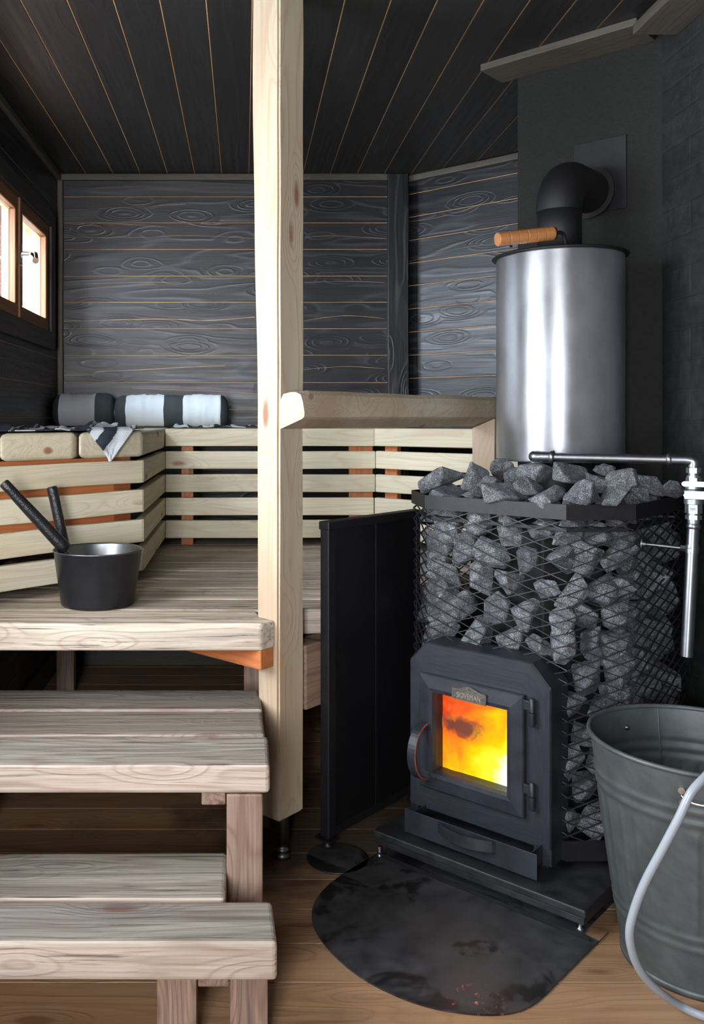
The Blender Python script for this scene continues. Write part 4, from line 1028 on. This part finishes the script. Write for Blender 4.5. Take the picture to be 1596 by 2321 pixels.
# bracket: from the cage's right side to the clamp
q_b = QC-HF+.08; a_b = ac+HW
for t_ in range(200):
    q_b = QC-HF+.0+t_*.002; p_ = S(a_b, q_b)
    if p_.x/p_.y >= k_ or True:
        if abs(p_.x/p_.y-k_) < .002: break
pb = S(a_b+.002, q_b); zb2 = CH-(1232-CY)/FPX*pb.y; pb.z = zb2
m2 = MB(); dd_ = (cl-pb).normalized(); m2.tube([pb, cl-dd_*.012], .0045, 14); m2.tube([pb+dd_*.001, pb+dd_*.004], .020, 24); m2.tube([pb+dd_*.004, pb+dd_*.010], .009, 12); m2.tube([cl-dd_*.026, cl-dd_*.014], .008, 6, sm=False)
bx_ = (b1-P_(1188)).normalized(); m2.tube([cl-bx_*.010, cl+bx_*.010], .0162, 24); m2.tube([cl+toC*.012+Vector((-.006, 0, 0)), cl+toC*.022+Vector((-.006, 0, 0))], .005, 8)
tag(m2.build('support_bracket', M['steel'], pw), 'thin steel rod clamping the pipe to the stove cage')

# ================================================================== STONES
def rock(seed, w, d, h):
    r = random.Random(seed); bm = bmesh.new()
    for i in range(r.choice((11, 12, 13, 15))):
        v = Vector((r.gauss(0, 1), r.gauss(0, 1), r.gauss(0, 1))).normalized()
        k = r.uniform(.82, 1.12); bm.verts.new((v.x*k, v.y*k, v.z*k))
    bmesh.ops.convex_hull(bm, input=bm.verts[:])
    bmesh.ops.delete(bm, geom=[v for v in bm.verts if not v.link_faces], context='VERTS')
    xs = [v.co.x for v in bm.verts]; ys_ = [v.co.y for v in bm.verts]; zs = [v.co.z for v in bm.verts]
    c = Vector(((max(xs)+min(xs))/2, (max(ys_)+min(ys_))/2, (max(zs)+min(zs))/2)); e = Vector((max(xs)-min(xs), max(ys_)-min(ys_), max(zs)-min(zs)))
    for v in bm.verts: v.co = Vector(((v.co.x-c.x)/e.x*w, (v.co.y-c.y)/e.y*d, (v.co.z-c.z)/e.z*h))
    bmesh.ops.bevel(bm, geom=bm.edges[:], offset=min(w, d, h)*.035, segments=1, affect='EDGES')
    bmesh.ops.triangulate(bm, faces=bm.faces[:])
    for _ in range(2): bmesh.ops.subdivide_edges(bm, edges=[e_ for e_ in bm.edges if e_.calc_length() > min(w, d, h)*.16], cuts=1)
    bmesh.ops.triangulate(bm, faces=bm.faces[:])
    o_ = Vector((seed*3.1, 0, 0))
    for v in bm.verts:
        n_ = v.co.normalized(); v.co += n_*(noise.noise(v.co*60+o_)*.0018+noise.noise(v.co*22+o_)*.0028)
    me = bpy.data.meshes.new('stone'); bm.normal_update(); bmesh.ops.recalc_face_normals(bm, faces=bm.faces[:]); bm.to_mesh(me); bm.free(); me.materials.append(M['stone']); return me
def stone(me, p_, rot, label, group=None, sc=1.):
    o = bpy.data.objects.new('sauna_stone', me); COL.objects.link(o); o.location = p_; o.rotation_euler = rot; o.scale = (sc,)*3
    return tag(o, label, 'stone', group)
PROTO = [rock(100+i, .112, .086, .080) for i in range(14)]
rs = random.Random(11)
# stones packed just inside the mesh
cnt = 0
def pack(s0, s1, z0, z1, label, group, skip=None, inset=.046, pitch=.094, zp=.071):
    global cnt
    nz = max(1, round((z1-z0)/zp)); nx = max(1, round((s1-s0)/pitch))
    for r_ in range(nz):
        for c_ in range(nx):
            s = s0+(c_+.5+(.25 if r_ % 2 else -.25)+rs.uniform(-.1, .1))*(s1-s0)/nx; z = z0+(r_+.5+rs.uniform(-.08, .08))*(z1-z0)/nz
            p_, n_ = onper(s); q_ = p_-n_*(inset+rs.uniform(0, .012))
            if skip and skip(q_.x, z): continue
            rot = (rs.uniform(0, 6.3), rs.uniform(0, 6.3), rs.uniform(0, 6.3)); cnt += 1
            stone(PROTO[rs.randrange(14)], S(q_.x, q_.y, z), rot, label, group, rs.uniform(.80, 1.06))
F0, F1, F2, F3, F4 = per[0][0], per[1][0], per[2][0], per[3][0], per[4][0]   # front, right chamfer, right side, ...
CL = PT-(per[8][0]-per[7][0])
pack(F0+.015, F1-.005, .555, .925, 'rough grey stone behind the mesh above the fire door', 'stones behind the mesh above the fire door')
pack(F1+.01, F2-.005, .13, .925, 'rough grey stone behind the mesh on the right front corner of the stove', 'stones behind the mesh on the right front corner')
pack(F2+.01, F3-.0, .13, .925, 'dark shaded stone behind the mesh on the far right side of the stove', 'stones behind the mesh on the right side')
pack(per[7][0]+.012, PT-.012, .30, .925, 'grey stone behind the mesh on the left front corner of the stove', 'stones behind the mesh on the left front corner')
# the pile on top, one by one
def top(px, py, q, wpx, hpx, seed, rot, label, dk=.8, a_fix=None):
    a_ = QA(px, q); Y = -sin(SA)*a_+cos(SA)*q; w_ = wpx*Y/FPX*1.12; h_ = hpx*Y/FPX*1.12
    me = rock(seed, w_, w_*dk, h_*1.02)
    return stone(me, S(a_, q, CH-(py-CY)/FPX*Y), rot, label)
TP = [
 (996, 1084, 2.245, 100, 52, 1, (0, -.55, .1), 'leftmost large stone on the pile, wedge shaped and tilted up to the right'),
 (1014, 1116, 2.205, 92, 34, 2, (0, 0, .7), 'flat stone just behind the steel band under the tilted leftmost stone'),
 (1072, 1083, 2.27, 66, 66, 3, (0, .1, .4), 'dark ridged upright stone second from the left on the pile'),
 (1076, 1119, 2.205, 48, 30, 4, (0, 0, .7), 'small pale bluish stone behind the band left of the wide low stone'),
 (1112, 1100, 2.25, 56, 46, 5, (0, -.4, .7), 'small stone leaning between the ridged stone and the wide low stone'),
 (1131, 1064, 2.37, 62, 52, 6, (0, .2, .5), 'topmost stone of the pile left of the tank bottom, pointing down'),
 (1146, 1118, 2.205, 98, 44, 7, (0, .05, .78), 'wide low triangular stone behind the band in the middle front'),
 (1164, 1085, 2.31, 42, 46, 8, (0, 0, .2), 'narrow upright stone left of the pale flat topped stone'),
 (1212, 1073, 2.31, 82, 48, 9, (0, .08, .8), 'pale flat topped stone right under the pipe elbow'),
 (1200, 1104, 2.245, 74, 42, 10, (0, 0, .6), 'two toned stone below the pale flat topped one'),
 (1240, 1122, 2.205, 84, 42, 12, (0, -.2, .78), 'low stone with dark right half behind the band, right of the two toned stone'),
 (1300, 1076, 2.30, 84, 48, 13, (0, .25, .6), 'long arched stone under the level pipe'),
 (1318, 1114, 2.215, 78, 54, 14, (0, 0, .9), 'blocky stone with a vertical ridge behind the band below the arched stone'),
 (1355, 1096, 2.27, 50, 44, 15, (0, .1, .3), 'dark stone wedged right of the blocky ridged stone'),
 (1368, 1066, 2.38, 48, 28, 16, (0, 0, .3), 'small dark stone at the back right under the level pipe'),
 (1414, 1088, 2.29, 74, 56, 17, (0, .2, .2), 'large rounded pale stone on the right of the pile'),
 (1392, 1122, 2.255, 92, 42, 18, (0, -.25, .2), 'long stone sloping down to the left at the right end of the band'),
 (1446, 1118, 2.32, 60, 34, 19, (0, .1, .2), 'small layered stone right of the long sloping stone'),
 (1468, 1100, 2.42, 74, 44, 20, (0, .3, .1), 'dark round stone behind the layered stone'),
 (1524, 1108, 2.52, 52, 36, 21, (0, .35, .1), 'lone pointed stone next to the tap, rightmost of the pile'),
]
for t_ in TP: top(*t_)
for i, (a_, q_) in enumerate(((-1.40, 2.36), (-1.40, 2.47), (-1.395, 2.6), (-1.30, 2.30), (-1.22, 2.28), (-1.14, 2.27), (-1.06, 2.28), (-.98, 2.30), (-.91, 2.36), (-.88, 2.47), (-.885, 2.60), (-1.34, 2.72), (-1.0, 2.75), (-1.2, 2.77))):
    stone(PROTO[i % 14], S(a_, q_, .945), (i, i*2., i*.7), 'stone of the bottom layer half hidden under the top pile', 'stones under the top pile', .95)

# ================================================================== ZINC BUCKET + HOSE
zc = Vector((.992, 1.945, 0)); RB, RT, HB = .155, .222, .482
zk = thing('zinc_bucket', 'large dull grey zinc bucket with a rolled rim standing right of the stove', 'bucket', zc)
def zprof():
    pr = []; n = 90
    for i in range(n+1):
        z = .012+(HB-.012)*i/n; r = RB+(RT-RB)*(z/HB)
        for zb_, am in ((.105, .003), (.128, .003), (.375, .0035), (.400, .0035)):
            r += am*exp(-((z-zb_)/.006)**2)
        pr.append((r, z))
    return pr
PAN = 16
def zwarp(p_, a, r, z):
    d = 0
    if .14 < z < .36:
        f = min(1, (z-.14)/.006, (.36-z)/.006)
        x = (a/(2*pi)*PAN) % 1.0
        for e in (.22, .78): d += exp(-((x-e)/.035)**2)
        if .22 < x < .78: d += .25
        d *= .0036*f
    k = (r+d)/max(r, 1e-6)
    return Vector((p_.x*k, p_.y*k, p_.z))
pr = zprof(); inner = [(r-.0016, z) for r, z in pr[::-1]]
m2 = MB(); m2.lathe([(0, .012), (RB-.004, .012)]+[(r, z) for r, z in pr]+inner+[(0, .0135)], 256, T(*zc), warp=zwarp); m2.build('wall', M['zinc'], zk)
m2 = MB(); m2.lathe([(RT+.0055*cos(a_)+.001, HB+.0055*sin(a_)-.002) for a_ in [2*pi*i/12 for i in range(12)]], 128, T(*zc), closed=True); tag(m2.build('rim', M['zinc'], zk), 'rolled rim')
m2 = MB(); m2.lathe([(RB-.002, 0), (RB+.003, 0), (RB+.004, .008), (RB+.003, .016), (RB-.001, .014)], 128, T(*zc), closed=True); m2.build('foot_ring', M['zinc'], zk)
# vertical seam, rivet, ear
an = atan2(.20, -.035+.04); 
def onz(an, z, g=0.): 
    r = RB+(RT-RB)*(z/HB)+g; return Vector((zc.x+r*cos(an), zc.y+r*sin(an), z))
m2 = MB(); m2.tube([onz(1.51, .05, -.002), onz(1.51, HB-.006, -.002)], .0015, 6); m2.build('seam', M['zinc'], zk)
m2 = MB(); c_ = onz(1.90, .435, -.001); d_ = Vector((cos(1.90), sin(1.90), 0)); m2.tube([c_, c_-d_*.004, c_-d_*.006], [.0065, .006, .002], 14); m2.build('rivet', M['steel'], zk)
ea = atan2(A(1545, 1800, 1.76).y-zc.y, A(1545, 1800, 1.76).x-zc.x)
m2 = MB(); L = [onz(ea+.0+i*.035, .428-.006*sin(i/9*pi)+(0 if i else .003), .007 if 0 < i < 9 else .001) for i in range(10)]; m2.tube(smooth_path(L, 4), .0042, 10)
m2.tube([onz(ea, .443, .001), onz(ea, .443, .006)], .007, 12); m2.tube([onz(ea, .418, .001), onz(ea, .418, .006)], .006, 12)
tag(m2.build('ear', M['chrome'], zk), 'small bright metal handle ear on the bucket side')
hp_ = [(1668, 1742, 1.80), (1650, 1722, 1.74), (1625, 1735, 1.69), (1598, 1762, 1.665), (1566, 1798, 1.655), (1538, 1856, 1.655), (1500, 1928, 1.665), (1462, 2000, 1.68), (1437, 2065, 1.695), (1427, 2118, 1.705), (1438, 2172, 1.72), (1462, 2215, 1.735), (1500, 2252, 1.75)]
pts = [A(*p_) for p_ in hp_]
pts = [Vector((1.03, 1.93, .22)), Vector((1.02, 1.86, .40))]+pts
for x, y in ((1545, 2281), (1596, 2304), (1680, 2325)):
    pts.append(G(x, y, .0095))
m2 = MB(); m2.tube(smooth_path(pts, 8), .0080, 16); ho = m2.build('hose', M['hose'], None, (.9, 1.7, 0)); tag(ho, 'pale grey plastic hose looping over the zinc bucket down to the floor', 'hose')
